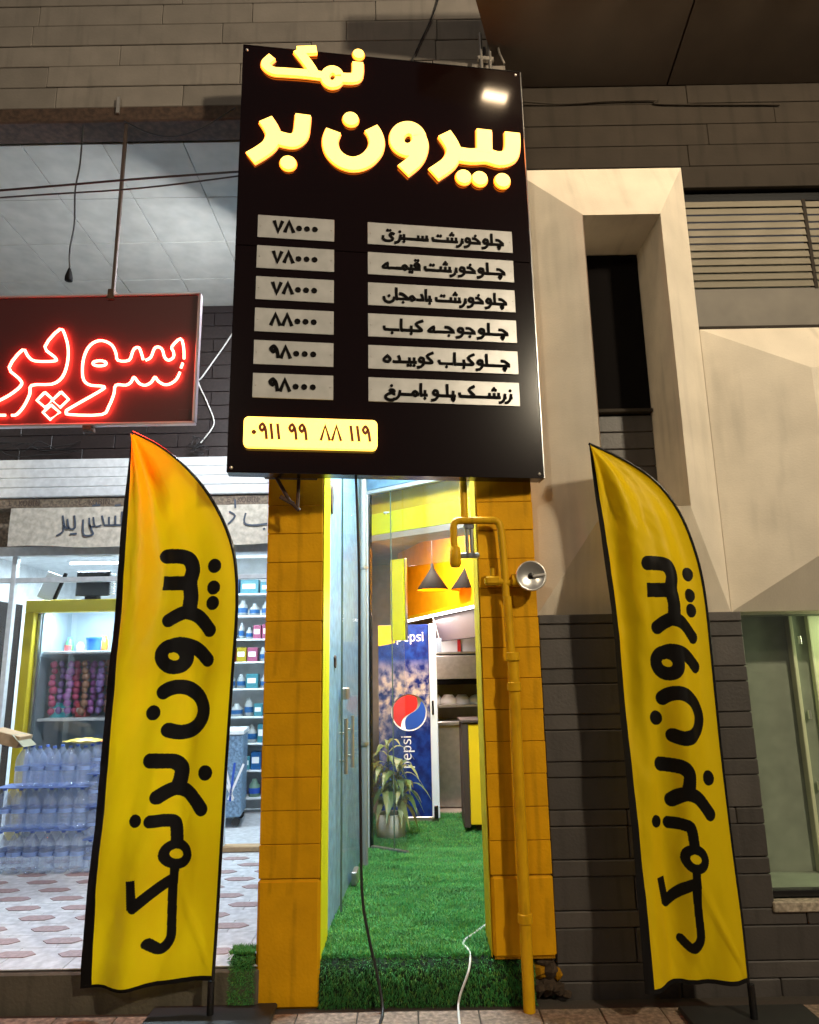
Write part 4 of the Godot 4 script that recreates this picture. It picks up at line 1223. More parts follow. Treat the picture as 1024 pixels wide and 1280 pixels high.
func feather_flag(label: String, left: Array, right: Array, z: float, box: Rect2, foot: Vector3, seed_: int, lean: float) -> void:
	var f := thing("feather_flag", label, "flag", foot, "pair of feather flags")
	var o := -foot
	var L := curve(left, 6)
	var R := curve(right, 6)
	var along := func(c: Array, t: float) -> Vector2:
		var x := t * (c.size() - 1)
		var i := mini(int(x), c.size() - 2)
		return c[i].lerp(c[i + 1], x - i)
	var nz := FastNoiseLite.new()
	nz.seed = seed_
	nz.frequency = 0.9
	var P := func(s: float, t: float) -> Array:
		var a: Vector2 = along.call(L, t)
		var b: Vector2 = along.call(R, t)
		var p := a.lerp(b, s)
		var free := 1.0 - pow(s, 4.0)
		var env := smoothstep(0.0, 0.2, t)
		var dz := free * env * (0.045 * sin(TAU * (s * 1.15 - t * 0.55) + seed_) + 0.018 * sin(TAU * (s * 2.6 + t * 0.9) + 1.3 * seed_) + 0.03 * nz.get_noise_2d(s * 1.2, t * 2.6) + 0.009 * nz.get_noise_2d(s * 4.0 + 9.0, t * 6.0) + 0.0035 * nz.get_noise_2d(s * 11.0 + 3.0, t * 17.0))
		# tension folds: from the tip down the cloth, and from the pole's foot upwards
		var tip: Vector2 = left[0]
		var dir := (p - tip)
		var fold := atan2(dir.x, -dir.y)
		dz += 0.030 * exp(-pow((fold - 0.20) / 0.075, 2.0)) * exp(-dir.length() * 1.4)
		var low: Vector2 = right[right.size() - 1]
		var dl := p - low
		var fl := atan2(-dl.x, dl.y)
		dz += 0.022 * exp(-pow((fl - 0.42) / 0.05, 2.0)) * exp(-dl.length() * 1.9)
		return [Vector3(p.x, p.y, z + dz + lean * (p.x - foot.x)) + o, Vector2((p.x - box.position.x) / box.size.x, (box.position.y + box.size.y - p.y) / box.size.y)]
	var grid := func(s0: float, s1: float, t0: float, t1: float, ns: int, nt: int, m: Material) -> ArrayMesh:
		var b := MB.new()
		b.smooth()
		for i in ns:
			for j in nt:
				var q := []
				for e in [[0, 0], [1, 0], [1, 1], [0, 1]]:
					q.append(P.call(lerpf(s0, s1, float(i + e[0]) / ns), lerpf(t0, t1, float(j + e[1]) / nt)))
				b.quad_uv(q[0][0], q[1][0], q[2][0], q[3][0], q[0][1], q[1][1], q[2][1], q[3][1])
		return b.mesh(m)
	var cl := part(f, "cloth", grid.call(0.085, 0.988, 0.012, 0.988, 36, 110, flag_mat))
	part(cl, "edge_band", grid.call(0.0, 0.085, 0.0, 0.988, 4, 110, M.black_matt))
	part(cl, "hem", grid.call(0.0, 1.0, 0.988, 1.0, 36, 1, M.black_matt))
	part(cl, "pole_sleeve", grid.call(0.988, 1.0, 0.012, 0.988, 1, 110, M.black_matt))
	# pole: up the cloth's pole edge and bending over to the tip
	var pts := [foot + Vector3(0, 0.02, 0)]
	var rev := R.duplicate()
	rev.reverse()
	for p in rev: pts.append(Vector3(p.x, p.y, z - 0.004 + lean * (p.x - foot.x)))
	for i in pts.size(): pts[i] += o
	var b := MB.new()
	b.tube(pts, 0.008, 8)
	part(f, "pole", b.mesh(M.black))
	b = MB.new()
	b.tube([Vector3(0, 0.012, 0), Vector3(0, 0.17, 0)], 0.017, 10)
	part(f, "socket", b.mesh(M.black))
	b = MB.new()
	b.box(Vector3(0, 0.012, 0.0), Vector3(0.62, 0.024, 0.30), 0.008)
	part(f, "base_plate", b.mesh(M.rubber))

func flags() -> void:
	flag_print()
	var l := [Vector2(-1.606, 3.038), Vector2(-1.614, 2.286), Vector2(-1.633, 1.634), Vector2(-1.659, 1.025), Vector2(-1.679, 0.493), Vector2(-1.686, 0.133)]
	var r := [Vector2(-1.606, 3.038), Vector2(-1.437, 2.947), Vector2(-1.268, 2.805), Vector2(-1.137, 2.646), Vector2(-1.035, 2.458), Vector2(-0.979, 2.275), Vector2(-0.960, 2.008), Vector2(-0.973, 1.622), Vector2(-0.987, 1.212), Vector2(-0.997, 0.821), Vector2(-1.006, 0.446), Vector2(-1.015, 0.172)]
	feather_flag("yellow satin feather flag with black lettering standing before the grocery porch", l, r, 0.12, Rect2(-1.69, 0.10, 0.74, 2.95), Vector3(-1.022, 0, 0.12), 2, 0.0)
	l = [Vector2(1.015, 2.886), Vector2(1.044, 2.438), Vector2(1.070, 1.877), Vector2(1.077, 1.194), Vector2(1.086, 0.634), Vector2(1.074, 0.144)]
	r = [Vector2(1.015, 2.886), Vector2(1.216, 2.775), Vector2(1.369, 2.648), Vector2(1.475, 2.475), Vector2(1.539, 2.253), Vector2(1.564, 2.037), Vector2(1.566, 1.702), Vector2(1.563, 1.263), Vector2(1.568, 0.809), Vector2(1.578, 0.447), Vector2(1.577, 0.177)]
	feather_flag("yellow satin feather flag with black lettering standing before the grey block wall", l, r, 0.26, Rect2(1.026, 0.114, 0.569, 2.780), Vector3(1.585, 0, 0.26), 5, 0.06)

# ---------------------------------------------------------------- goods of the grocery
func bottle_mesh(r: float, h: float, m: Material) -> ArrayMesh:
	var b := MB.new()
	var p := [Vector2(0, 0.004), Vector2(r * 0.7, 0.0), Vector2(r * 0.97, 0.02)]
	for k in 5:
		var y := h * (0.10 + 0.105 * k)
		p.append(Vector2(r, y)); p.append(Vector2(r * 0.955, y + h * 0.02)); p.append(Vector2(r, y + h * 0.04))
	p += [Vector2(r * 0.98, h * 0.66), Vector2(r * 0.80, h * 0.76), Vector2(r * 0.48, h * 0.86), Vector2(r * 0.27, h * 0.91), Vector2(r * 0.26, h * 0.945)]
	b.lathe(p, Vector3.ZERO, 14)
	return b.mesh(m)

func grocery_goods() -> void:
	# water bottles stacked in tiers
	var cap := MB.new()
	cap.lathe([Vector2(0, 0.018), Vector2(0.014, 0.018), Vector2(0.0155, 0.014), Vector2(0.0155, 0.0)], Vector3.ZERO, 10, Basis(), true)
	var capm := cap.mesh(M.cap_blue)
	for kind in 2:
		var r: float = [0.060, 0.046][kind]
		var h: float = [0.305, 0.232][kind]
		var bm := bottle_mesh(r, h, M.bottle)
		var lb := MB.new()
		lb.lathe([Vector2(r * 1.012, h * 0.40), Vector2(r * 1.012, h * 0.50)], Vector3.ZERO, 14)
		var lm := lb.mesh(mat("bottle_label%d" % kind, Color(0.20, 0.30, 0.56), 0.5))
		var shelf := box_mesh(Vector3(r * 2 * [6, 4][kind], 0.006, r * 2 * 2 + 0.01), 0.0, mat("tier_sheet", Color(0.10, 0.16, 0.40), 0.5))
		var proto: Node3D = null
		for tier in [3, 4][kind]:
			for row in 2:
				for c in [6, 4][kind]:
					if kind == 0 and tier == 2 and c < 1: continue
					var at := Vector3([-3.20, -2.50][kind] + c * r * 2.02 + rng.randf_range(-0.004, 0.004), 0.2005 + tier * (h + 0.006), -1.86 - row * r * 2.03)
					var label: String = ["large clear blue water bottle in the tiers stacked before the grocery glass", "small clear blue water bottle in the tiers next to the larger bottles"][kind]
					var t: Node3D
					if proto == null:
						t = thing("water_bottle", label, "bottle", at, ["tiers of large water bottles", "tiers of small water bottles"][kind])
						part(t, "body", bm)
						part(t, "label_sleeve", lm)
						part(t, "cap", capm, Vector3(0, h * 0.93, 0))
						proto = t
					else:
						t = proto.duplicate()
						t.name = numbered("water_bottle")
						add_child(t)
						t.position = at
					t.rotation.y = rng.randf() * TAU
			if tier < [2, 3][kind]:
				var tr := solo("tier_sheet", shelf, "thin blue sheet between tiers of %s water bottles" % ["large", "small"][kind], "sheet", Vector3([-3.20, -2.50][kind] + r * 2.02 * ([6, 4][kind] - 1) * 0.5, 0.2005 + (tier + 1) * (h + 0.006) - 0.0035, -1.86 - r), "sheets between bottle tiers")
	# carton and packets lying on the stack
	var ct := thing("open_carton", "torn printed carton lying on top of the large water bottles", "carton", Vector3(-3.23, 1.14, -1.90))
	var b := MB.new()
	b.box(Vector3(0, 0.05, 0), Vector3(0.26, 0.09, 0.20), 0.004, Basis(Vector3.BACK, -0.25))
	part(ct, "body", b.mesh(M.cardboard))
	b = MB.new()
	b.box(Vector3(0.13, 0.03, 0.02), Vector3(0.14, 0.006, 0.20), 0.001, Basis(Vector3.BACK, -0.75))
	part(ct, "flap", b.mesh(mat("carton_print", Color(0.55, 0.50, 0.30), 0.6, 0, "speck", 6.0)))
	var pk := [[-2.62, Color(0.75, 0.55, 0.05), 0.30, "yellow snack packet lying on the large water bottles"], [-2.40, Color(0.85, 0.20, 0.02), 0.15, "orange snack packet lying on the small water bottles"]]
	for p in pk:
		b = MB.new()
		b.smooth()
		var n := 8
		var g := func(i: int, j: int, s: float) -> Vector3:
			var u := float(i) / n; var v := float(j) / n
			return Vector3((u - 0.5) * p[2], s * 0.022 * sin(PI * u) * sin(PI * v) + 0.022 + 0.004 * sin(u * 17 + v * 9), (v - 0.5) * 0.16)
		for s in [1.0, -1.0]:
			for i in n:
				for j in n: b.quad(g.call(i, j, s), g.call(i + 1, j, s), g.call(i + 1, j + 1, s), g.call(i, j + 1, s))
		solo("snack_packet", b.mesh(mat("packet%d" % int(p[0] * -100), p[1], 0.3)), p[3], "packet", Vector3(p[0], 1.135, -1.90))
	# display refrigerator with a yellow surround
	var f := thing("display_fridge", "upright glass display fridge in a yellow surround behind the grocery window", "fridge", Vector3(-3.2, 0.2, -3.2))
	var o := -f.position
	bx(f, "surround_top", Vector3(-3.78, 2.28, -3.10) + o, Vector3(-2.40, 2.40, -2.98) + o, M.fridge_yellow, 0.006)
	bx(f, "surround_side", Vector3(-3.78, 0.2, -3.10) + o, Vector3(-3.69, 2.279, -2.98) + o, M.fridge_yellow, 0.006)
	bx(f, "surround_side", Vector3(-2.49, 0.2, -3.10) + o, Vector3(-2.40, 2.279, -2.98) + o, M.fridge_yellow, 0.006)
	bx(f, "back", Vector3(-3.68, 0.2, -3.75) + o, Vector3(-2.50, 2.39, -3.70) + o, M.fridge_inner, 0.0)
	bx(f, "side", Vector3(-3.685, 0.2, -3.70) + o, Vector3(-3.65, 2.39, -3.101) + o, M.fridge_inner, 0.0)
	bx(f, "side", Vector3(-2.53, 0.2, -3.70) + o, Vector3(-2.495, 2.39, -3.101) + o, M.fridge_white, 0.0)
	bx(f, "roof", Vector3(-3.64, 2.36, -3.699) + o, Vector3(-2.54, 2.39, -3.101) + o, M.fridge_white, 0.0)
	for y in [1.24, 1.88]:
		bx(f, "shelf", Vector3(-3.64, y, -3.69) + o, Vector3(-2.54, y + 0.025, -3.12) + o, M.fridge_white, 0.003)
	bx(f, "door_pane", Vector3(-3.68, 0.25, -3.07) + o, Vector3(-2.50, 2.26, -3.062) + o, M.pane, 0.0)
	bx(f, "door_stile", Vector3(-3.685, 0.22, -3.08) + o, Vector3(-3.655, 2.275, -3.05) + o, M.alu, 0.003)
	bx(f, "tube_lamp", Vector3(-3.6, 2.30, -3.16) + o, Vector3(-2.56, 2.325, -3.135) + o, M.tube_cool, 0.004)
	area(f, Vector3(-3.1, 2.29, -3.17), Vector3(0, -1, -0.25), Vector2(1.0, 0.05), Color(0.84, 0.95, 1.0), FRIDGE_E)
	# strands of bright packets hanging in the fridge
	var cols := [Color(0.80, 0.03, 0.06), Color(0.72, 0.08, 0.22), Color(0.48, 0.14, 0.52), Color(0.45, 0.22, 0.14), Color(0.34, 0.20, 0.58)]
	for i in 19:
		var x := -3.58 + i * 0.053
		var k := 0 if i > 12 else 1 + (i * 7) % 4
		b = MB.new()
		b.tube([Vector3(0, 0.02, 0), Vector3(0, -0.52, 0)], 0.003, 5)
		for j in 8:
			var r := rng.randf_range(0.030, 0.044)
			b.smooth()
			b.lathe([Vector2(0, -r * 1.1), Vector2(r * 0.8, -r * 0.6), Vector2(r, 0), Vector2(r * 0.7, r * 0.7), Vector2(0, r * 1.1)], Vector3(rng.randf_range(-0.012, 0.012), -0.02 - j * 0.064 + rng.randf_range(-0.008, 0.008), rng.randf_range(-0.02, 0.02)), 8, Basis.from_euler(Vector3(rng.randf() - 0.5, rng.randf() * 3, rng.randf() - 0.5)))
		var names := ["red", "crimson", "purple", "brown", "violet"]
		var key := "strand_%s" % names[k]
		if not M.has(key): mat(key, cols[k], 0.3, 0, "grain", 9.0)
		solo("packet_strand", b.mesh(M[key]), "%s packets strung together hanging in the display fridge" % names[k], "packets", Vector3(x, 1.80, -3.25 - (i % 3) * 0.07), "strands of packets in the fridge")
	for p in [[-3.22, Color(0.02, 0.12, 0.62), "round blue tub on the upper fridge shelf", 0.075], [-2.83, Color(0.60, 0.03, 0.05), "round red tub on the upper fridge shelf", 0.06], [-3.48, Color(0.5, 0.08, 0.08), "small dark red jar on the upper fridge shelf", 0.035]]:
		var t := thing("tub", p[2], "tub", Vector3(p[0], 1.906, -3.3))
		b = MB.new()
		b.lathe([Vector2(0, 0), Vector2(p[3] * 0.85, 0), Vector2(p[3], p[3] * 1.7), Vector2(0, p[3] * 1.7)], Vector3.ZERO, 18, Basis(), true)
		part(t, "body", b.mesh(mat("tub%d" % int(p[0] * -100), p[1], 0.35)))
		b = MB.new()
		b.lathe([Vector2(p[3] * 1.06, p[3] * 1.55), Vector2(p[3] * 1.06, p[3] * 1.8), Vector2(0, p[3] * 1.82)], Vector3.ZERO, 18, Basis(), true)
		part(t, "lid", b.mesh(M["tub%d" % int(p[0] * -100)]))
	for p in [[-3.52, Color(0.05, 0.50, 0.58), "turquoise box on the lower fridge shelf", 0.18], [-3.30, Color(0.45, 0.05, 0.06), "dark red box on the lower fridge shelf", 0.10], [-2.95, Color(0.10, 0.13, 0.18), "dark grey box on the lower fridge shelf", 0.22], [-2.70, Color(0.30, 0.42, 0.45), "grey green box on the lower fridge shelf", 0.16]]:
		var t := thing("goods_box", p[2], "box", Vector3(p[0], 1.2655, -3.35))
		b = MB.new()
		b.box(Vector3(0, 0.07, 0), Vector3(p[3], 0.14, 0.12), 0.004)
		part(t, "carton", b.mesh(mat("fbox%d" % int(p[0] * -100), p[1], 0.4)))
		bx(t, "print_band", Vector3(-p[3] * 0.4, 0.05, 0.0602), Vector3(p[3] * 0.4, 0.09, 0.0615), M.print_white, 0.0)
	for i in 8:
		var hues := [["green", Color(0.10, 0.42, 0.16)], ["orange", Color(0.75, 0.25, 0.03)], ["pale blue", Color(0.35, 0.55, 0.75)], ["cream", Color(0.68, 0.60, 0.42)]]
		var hu: Array = hues[(i * 3) % 4]
		var key := "jar_%s" % hu[0]
		if not M.has(key): mat(key, hu[1], 0.35)
		b = MB.new()
		var hh := rng.randf_range(0.10, 0.17)
		b.lathe([Vector2(0, 0), Vector2(0.036, 0), Vector2(0.038, hh * 0.7), Vector2(0.022, hh * 0.85), Vector2(0.024, hh), Vector2(0, hh)], Vector3.ZERO, 14)
		solo("jar", b.mesh(M[key]), "%s jar at the back of the upper fridge shelf" % hu[0], "jar", Vector3(-3.57 + i * 0.125, 1.9055, -3.50 + rng.randf_range(-0.04, 0.04)), "jars in the fridge")
	# screen and printer on the fridge
	var s := thing("monitor", "black monitor seen from behind standing on the display fridge", "monitor", Vector3(-3.15, 2.4005, -3.03))
	bx(s, "screen_case", Vector3(-0.17, 0.03, -0.03), Vector3(0.16, 0.28, 0.02), M.black, 0.008)
	bx(s, "stand", Vector3(-0.06, 0.0, -0.05), Vector3(0.06, 0.03, 0.05), M.black_matt, 0.004)
	for k in 9:
		bx(s, "vent_slot", Vector3(0.165, 0.05 + k * 0.024, -0.02), Vector3(0.21, 0.06 + k * 0.024, 0.015), M.fridge_white, 0.002)
	s = thing("folded_board", "grey board leaning in a dark frame on the display fridge", "board", Vector3(-3.58, 2.4005, -3.03))
	b = MB.new()
	b.box(Vector3(0, 0.135, 0), Vector3(0.16, 0.27, 0.03), 0.003, Basis(Vector3.BACK, -0.35))
	part(s, "sheet", b.mesh(M.fridge_white))
	b = MB.new()
	b.box(Vector3(0.10, 0.135, 0.005), Vector3(0.03, 0.28, 0.03), 0.003, Basis(Vector3.BACK, -0.35))
	part(s, "frame", b.mesh(M.black_matt))
	# red advertising strip and dark door leaf by the left post
	bx(f, "dark_door", Vector3(-3.87, 0.26, -2.95) + o, Vector3(-3.79, 2.35, -2.55) + o, M.black_matt, 0.004)
	bx(f, "red_strip", Vector3(-3.98, 0.8, -2.90) + o, Vector3(-3.88, 2.05, -2.87) + o, M.print_red, 0.003)
	# goods shelves behind the open door
	var sh := thing("goods_shelf", "white wall shelves of packaged goods inside the grocery doorway", "shelf unit", Vector3(-1.75, 0.2, -4.2))
	o = -sh.position
	bx(sh, "back_board", Vector3(-2.45, 0.2, -4.42) + o, Vector3(-1.02, 3.0, -4.38) + o, M.white_wall, 0.0)
	var levels := [0.36, 0.64, 0.92, 1.20, 1.50, 1.79, 2.04, 2.30, 2.55]
	for y in levels:
		bx(sh, "shelf_board", Vector3(-2.45, y - 0.02, -4.379) + o, Vector3(-1.02, y, -4.08) + o, M.fridge_white, 0.003)
	for x in [-2.46, -1.01]:
		bx(sh, "upright", Vector3(x - 0.015, 0.2, -4.38) + o, Vector3(x + 0.015, 3.0, -4.06) + o, M.fridge_white, 0.003)
	var pal := [["pink", Color(0.65, 0.16, 0.30)], ["red", Color(0.60, 0.03, 0.04)], ["yellow", Color(0.75, 0.55, 0.03)], ["white", Color(0.72, 0.76, 0.76)], ["turquoise", Color(0.10, 0.45, 0.55)], ["blue", Color(0.03, 0.20, 0.55)], ["pale green", Color(0.35, 0.60, 0.45)]]
	var want := [[5, 3, 4, 6], [3, 3, 5, 4], [3, 4, 6, 3], [4, 3, 3, 6], [3, 3, 4, 3], [1, 2, 0, 3], [0, 0, 3, 4], [3, 3, 4, 3], [2, 5, 5, 4]]
	for li in levels.size():
		var x := -2.40
		while x < -1.10:
			var ci: int = want[li][rng.randi() % 4]
			var w := rng.randf_range(0.07, 0.15) if li < 8 else rng.randf_range(0.16, 0.26)
			var hh := rng.randf_range(0.13, 0.20)
			if x + w > -1.05: break
			var key := "goods_%d" % ci
			if not M.has(key): mat(key, pal[ci][1], 0.4, 0, "speck", 14.0)
			var row: String = ["lowest", "second lowest", "third lowest", "fourth lowest", "middle", "fourth highest", "third highest", "second highest", "topmost"][li]
			var t := thing("goods_pack", "%s pack on the %s grocery shelf" % [pal[ci][0], row], "pack", Vector3(x + w * 0.5, levels[li] + 0.0005, -4.17), "packs on the grocery shelves")
			if ci == 3 or ci == 6:
				b = MB.new()
				b.lathe([Vector2(0, 0), Vector2(w * 0.42, 0), Vector2(w * 0.44, hh * 0.62), Vector2(w * 0.2, hh * 0.84), Vector2(w * 0.18, hh), Vector2(0, hh)], Vector3.ZERO, 12)
				part(t, "body", b.mesh(M[key]))
				b = MB.new()
				b.lathe([Vector2(w * 0.45, hh * 0.2), Vector2(w * 0.45, hh * 0.5)], Vector3.ZERO, 12)
				part(t, "label_sleeve", b.mesh(M.goods_5 if M.has("goods_5") else M.print_blue))
			else:
				b = MB.new()
				b.box(Vector3(0, hh * 0.5, 0), Vector3(w * 0.94, hh, 0.10), 0.004)
				part(t, "carton", b.mesh(M[key]))
				bx(t, "print_band", Vector3(-w * 0.36, hh * 0.35, 0.0502), Vector3(w * 0.30, hh * 0.7, 0.0515), M.print_white, 0.0)
			x += w + 0.006
	# chest freezer on castors
	var fr := thing("chest_freezer", "blue and white chest freezer on castors inside the grocery doorway", "freezer", Vector3(-1.99, 0.2, -3.62))
	fr.rotation.y = 0.12
	bx(fr, "body", Vector3(-0.32, 0.09, -0.25), Vector3(0.26, 0.86, 0.25), mat("freezer_print", Color(0.26, 0.42, 0.62), 0.4, 0, "blotch", 3.0), 0.012)
	bx(fr, "lid", Vector3(-0.33, 0.862, -0.26), Vector3(0.27, 0.91, 0.26), M.fridge_white, 0.008)
	for k in 4:
		b = MB.new()
		var ang := [0.5, 0.25, -0.1, -0.4][k] as float
		b.box(Vector3(0.10 + k * 0.035, 0.42, 0.2515), Vector3(0.022, 0.36, 0.002), 0.0, Basis(Vector3.BACK, ang))
		part(fr, "print_ray", b.mesh([M.print_white, M.print_white, M.print_blue, M.print_white][k]))
	for e in [[-0.27, -0.2], [0.21, -0.2], [-0.27, 0.2], [0.21, 0.2]]:
		b = MB.new()
		b.lathe([Vector2(0, -0.015), Vector2(0.04, -0.015), Vector2(0.04, 0.015), Vector2(0, 0.015)], Vector3.ZERO, 12, Basis(Vector3.RIGHT, PI / 2), true)
		part(fr, "castor", b.mesh(M.rubber), Vector3(e[0], 0.042, e[1]))

# ---------------------------------------------------------------- things in and before the takeaway
func cooler_print() -> StandardMaterial3D:
	var w := 256
	var h := 800
	var img := Image.create(w, h, false, Image.FORMAT_RGB8)
	var n := FastNoiseLite.new()
	n.seed = 11
	n.frequency = 0.018
	n.fractal_octaves = 4
	var c := FastNoiseLite.new()
	c.seed = 5
	c.noise_type = FastNoiseLite.TYPE_CELLULAR
	c.cellular_return_type = FastNoiseLite.RETURN_DISTANCE2_SUB
	c.frequency = 0.020
	for y in h:
		for x in w:
			var v := n.get_noise_2d(x, y)
			var col := Color(0.008, 0.014, 0.10).lerp(Color(0.012, 0.04, 0.22), clampf(0.5 + v, 0, 1))
			# crushed ice photographed round the emblem and down the free edge
			var e := (c.get_noise_2d(x, y) + 1.0) * 0.9
			var ice := clampf(1.4 - absf(y - 300.0) / 110.0, 0, 1) * clampf(0.25 + v * 1.6 + (0.5 if y < 300 else 0.0), 0, 1)
			ice = maxf(ice, clampf(1.0 - x / 90.0, 0, 1) * clampf(1.0 - absf(y - 400.0) / 260.0, 0, 1) * clampf(0.6 + v * 1.5, 0, 1))
			col = col.lerp(Color(0.48, 0.42, 0.44).lerp(Color(0.75, 0.60, 0.50), clampf(v * 2.0, 0, 1)) * (0.5 + e * 0.6), ice)
			if x < 86 and y < 90 - x * 0.15: col = Color(0.66, 0.44, 0.02)
			img.set_pixel(x, y, col.clamp().linear_to_srgb())
	var m := StandardMaterial3D.new()
	m.resource_name = "cooler_print"
	m.albedo_texture = ImageTexture.create_from_image(img)
	m.roughness = 0.25
	return m

func takeaway_goods() -> void:
	var f := thing("drinks_cooler", "tall blue drinks cooler with round red and white emblem inside takeaway", "cooler", Vector3(-0.04, 0.2, -3.75))
	bx(f, "cabinet", Vector3(-0.31, 0.02, -0.30), Vector3(0.27, 1.93, 0.255), M.cooler_blue, 0.006)
	bx(f, "door_stile", Vector3(0.215, 0.04, 0.256), Vector3(0.29, 1.93, 0.30), M.fridge_white, 0.006)
	bx(f, "kick_plate", Vector3(-0.31, 0.0, -0.28), Vector3(0.28, 0.05, 0.27), M.steel, 0.004)
	var h := bx(f, "handle", Vector3(0.232, 1.02, 0.301), Vector3(0.252, 1.16, 0.315), M.black, 0.004)
	bx(f, "handle", Vector3(0.232, 0.04, 0.301), Vector3(0.272, 0.16, 0.312), M.black, 0.004)
	var b := MB.new()
	b.quad_uv(Vector3(-0.308, 0.05, 0.258), Vector3(0.212, 0.05, 0.258), Vector3(0.212, 1.925, 0.258), Vector3(-0.308, 1.925, 0.258), Vector2(0, 1), Vector2(1, 1), Vector2(1, 0), Vector2(0, 0))
	var pr := part(f, "door_print", b.mesh(cooler_print()))
	# emblem: white disc, red cap and blue foot divided by a wave
	b = MB.new()
	dot(b, b, Vector2(0, 1.045), 0.182, 0.2585, 0.2605, 36)
	part(pr, "emblem_disc", b.mesh(M.print_white))
	for s in 2:
		var pl := PackedVector2Array()
		var a0 := deg_to_rad([62.0, 258.0][s])
		var a1 := deg_to_rad([240.0, 402.0][s])
		for i in 25:
			pl.append(Vector2(0, 1.045) + Vector2.from_angle(lerpf(a0, a1, i / 24.0)) * 0.168)
		var p0 := pl[24]
		var p1 := pl[0]
		for i in range(1, 12):
			var t := i / 12.0
			var nrm := (p1 - p0).orthogonal().normalized()
			pl.append(p0.lerp(p1, t) + nrm * sin(t * TAU) * [-0.035, -0.03][s] + nrm * sin(t * PI) * [0.02, 0.03][s])
		b = MB.new()
		b.prism(pl, 0.261, 0.2625 + s * 0.0005)
		part(pr, "emblem_field", b.mesh([M.print_red, M.print_blue][s]))
	var sf := SystemFont.new()
	sf.font_names = PackedStringArray(["Droid Sans"])
	for k in 2:
		var tm := TextMesh.new()
		tm.text = "pepsi"
		tm.font = sf
		tm.font_size = 32
		tm.pixel_size = [0.0038, 0.0042][k]
		tm.depth = 0.002
		tm.material = M.print_white
		part(pr, "lettering", tm, [Vector3(0.02, 1.80, 0.2605), Vector3(-0.03, 0.66, 0.2605)][k], Basis(Vector3.BACK, [0.0, PI / 2][k]))
	# potted plant
	var p := thing("potted_plant", "leafy palm-like plant in a white pot behind the glass", "plant", Vector3(-0.218, 0.2, -2.87))
	b = MB.new()
	b.lathe([Vector2(0, 0.0), Vector2(0.115, 0.0), Vector2(0.128, 0.01), Vector2(0.138, 0.198), Vector2(0.132, 0.203), Vector2(0.124, 0.19), Vector2(0.118, 0.15)], Vector3.ZERO, 28)
	part(p, "pot", b.mesh(M.pot))
	b = MB.new()
	b.lathe([Vector2(0, 0.17), Vector2(0.121, 0.165)], Vector3.ZERO, 20)
	part(p, "soil", b.mesh(M.soil))
	var lv := []
	for k in 4:
		var m := mat("leaf%d" % k, [Color(0.05, 0.10, 0.03), Color(0.09, 0.15, 0.04), Color(0.20, 0.22, 0.07), Color(0.06, 0.075, 0.03)][k], 0.4)
		m.backlight_enabled = true
		m.backlight = Color(0.5, 0.5, 0.3)
		lv.append(m)
	for k in 4:
		b = MB.new()
		var top := Vector3([-0.02, 0.09, -0.08, 0.14][k], [0.80, 0.62, 0.60, 0.46][k], [0, 0.02, -0.02, 0.05][k])
		b.tube(curve([Vector3([-0.02, 0.03, -0.04, 0.05][k], 0.15, 0), top * Vector3(0.6, 0.6, 0.6), top], 4), 0.007, 6)
		part(p, "stem", b.mesh(lv[3]))
		for j in 17:
			var base := Vector3([-0.02, 0.03, -0.04, 0.05][k], 0.15, 0).lerp(top, 0.35 + 0.65 * j / 16.0)
			var a := j * 2.4 + k
			var out := Vector3(cos(a), 0, sin(a))
			var len := rng.randf_range(0.17, 0.29) * (1.0 if j < 14 else 0.8)
			var rise := 0.5 + 0.9 * j / 16.0
			b = MB.new()
			b.smooth()
			var wd := rng.randf_range(0.022, 0.040)
			var prev := []
			for i in 7:
				var t := i / 6.0
				var q := base + out * len * t + Vector3(0, len * (rise * t - 1.5 * t * t), 0)
				var sd := Vector3(-out.z, 0.25 * sin(a), out.x) * wd * sin(PI * (0.12 + 0.88 * t))
				var rowp := [q - sd, q + Vector3(0, -0.004, 0), q + sd]
				if i > 0:
					b.quad(prev[0], prev[1], rowp[1], rowp[0]); b.quad(prev[1], prev[2], rowp[2], rowp[1])
				prev = rowp
			part(p, "leaf", b.mesh(lv[rng.randi() % 3 if j < 9 else 1 + rng.randi() % 2]))
	# pendant lamps
	for x in [0.212, 0.545]:
		var l := thing("pendant_lamp", "black cone pendant lamp with orange lining hanging inside the takeaway", "pendant lamp", Vector3(x, 2.42, -2.9), "cone pendant lamps")
		b = MB.new()
		b.lathe([Vector2(0.152, 0.0), Vector2(0.154, 0.006), Vector2(0.05, 0.16), Vector2(0.018, 0.215), Vector2(0.016, 0.26), Vector2(0.0, 0.262)], Vector3.ZERO, 28)
		var sd := part(l, "lamp_shade", b.mesh(M.black_matt))
		b = MB.new()
		b.lathe([Vector2(0.150, 0.001), Vector2(0.047, 0.155), Vector2(0.0, 0.19)], Vector3.ZERO, 28)
		part(sd, "lining", b.mesh(M.room_orange))
		b = MB.new()
		b.lathe([Vector2(0, 0.02), Vector2(0.03, 0.035), Vector2(0.04, 0.07), Vector2(0.02, 0.12), Vector2(0, 0.13)], Vector3.ZERO, 14)
		part(l, "bulb", b.mesh(M.pendant_glow))
		b = MB.new()
		b.tube([Vector3(0, 0.26, 0), Vector3(0, 0.68, 0)], 0.0035, 6)
		part(l, "cord", b.mesh(M.rubber))
		var om := OmniLight3D.new()
		om.name = "bulb_light"
		om.light_color = Color(1.0, 0.72, 0.40)
		om.light_energy = 0.4
		om.light_size = 0.04
		om.omni_range = 20.0
		om.omni_attenuation = 2.0
		om.shadow_enabled = true
		l.add_child(om)
		om.position = Vector3(0, 0.07, 0)
	# counter
	var c := thing("counter", "yellow service counter with dark edge on castors inside the takeaway", "counter", Vector3(0.80, 0.2, -3.05))
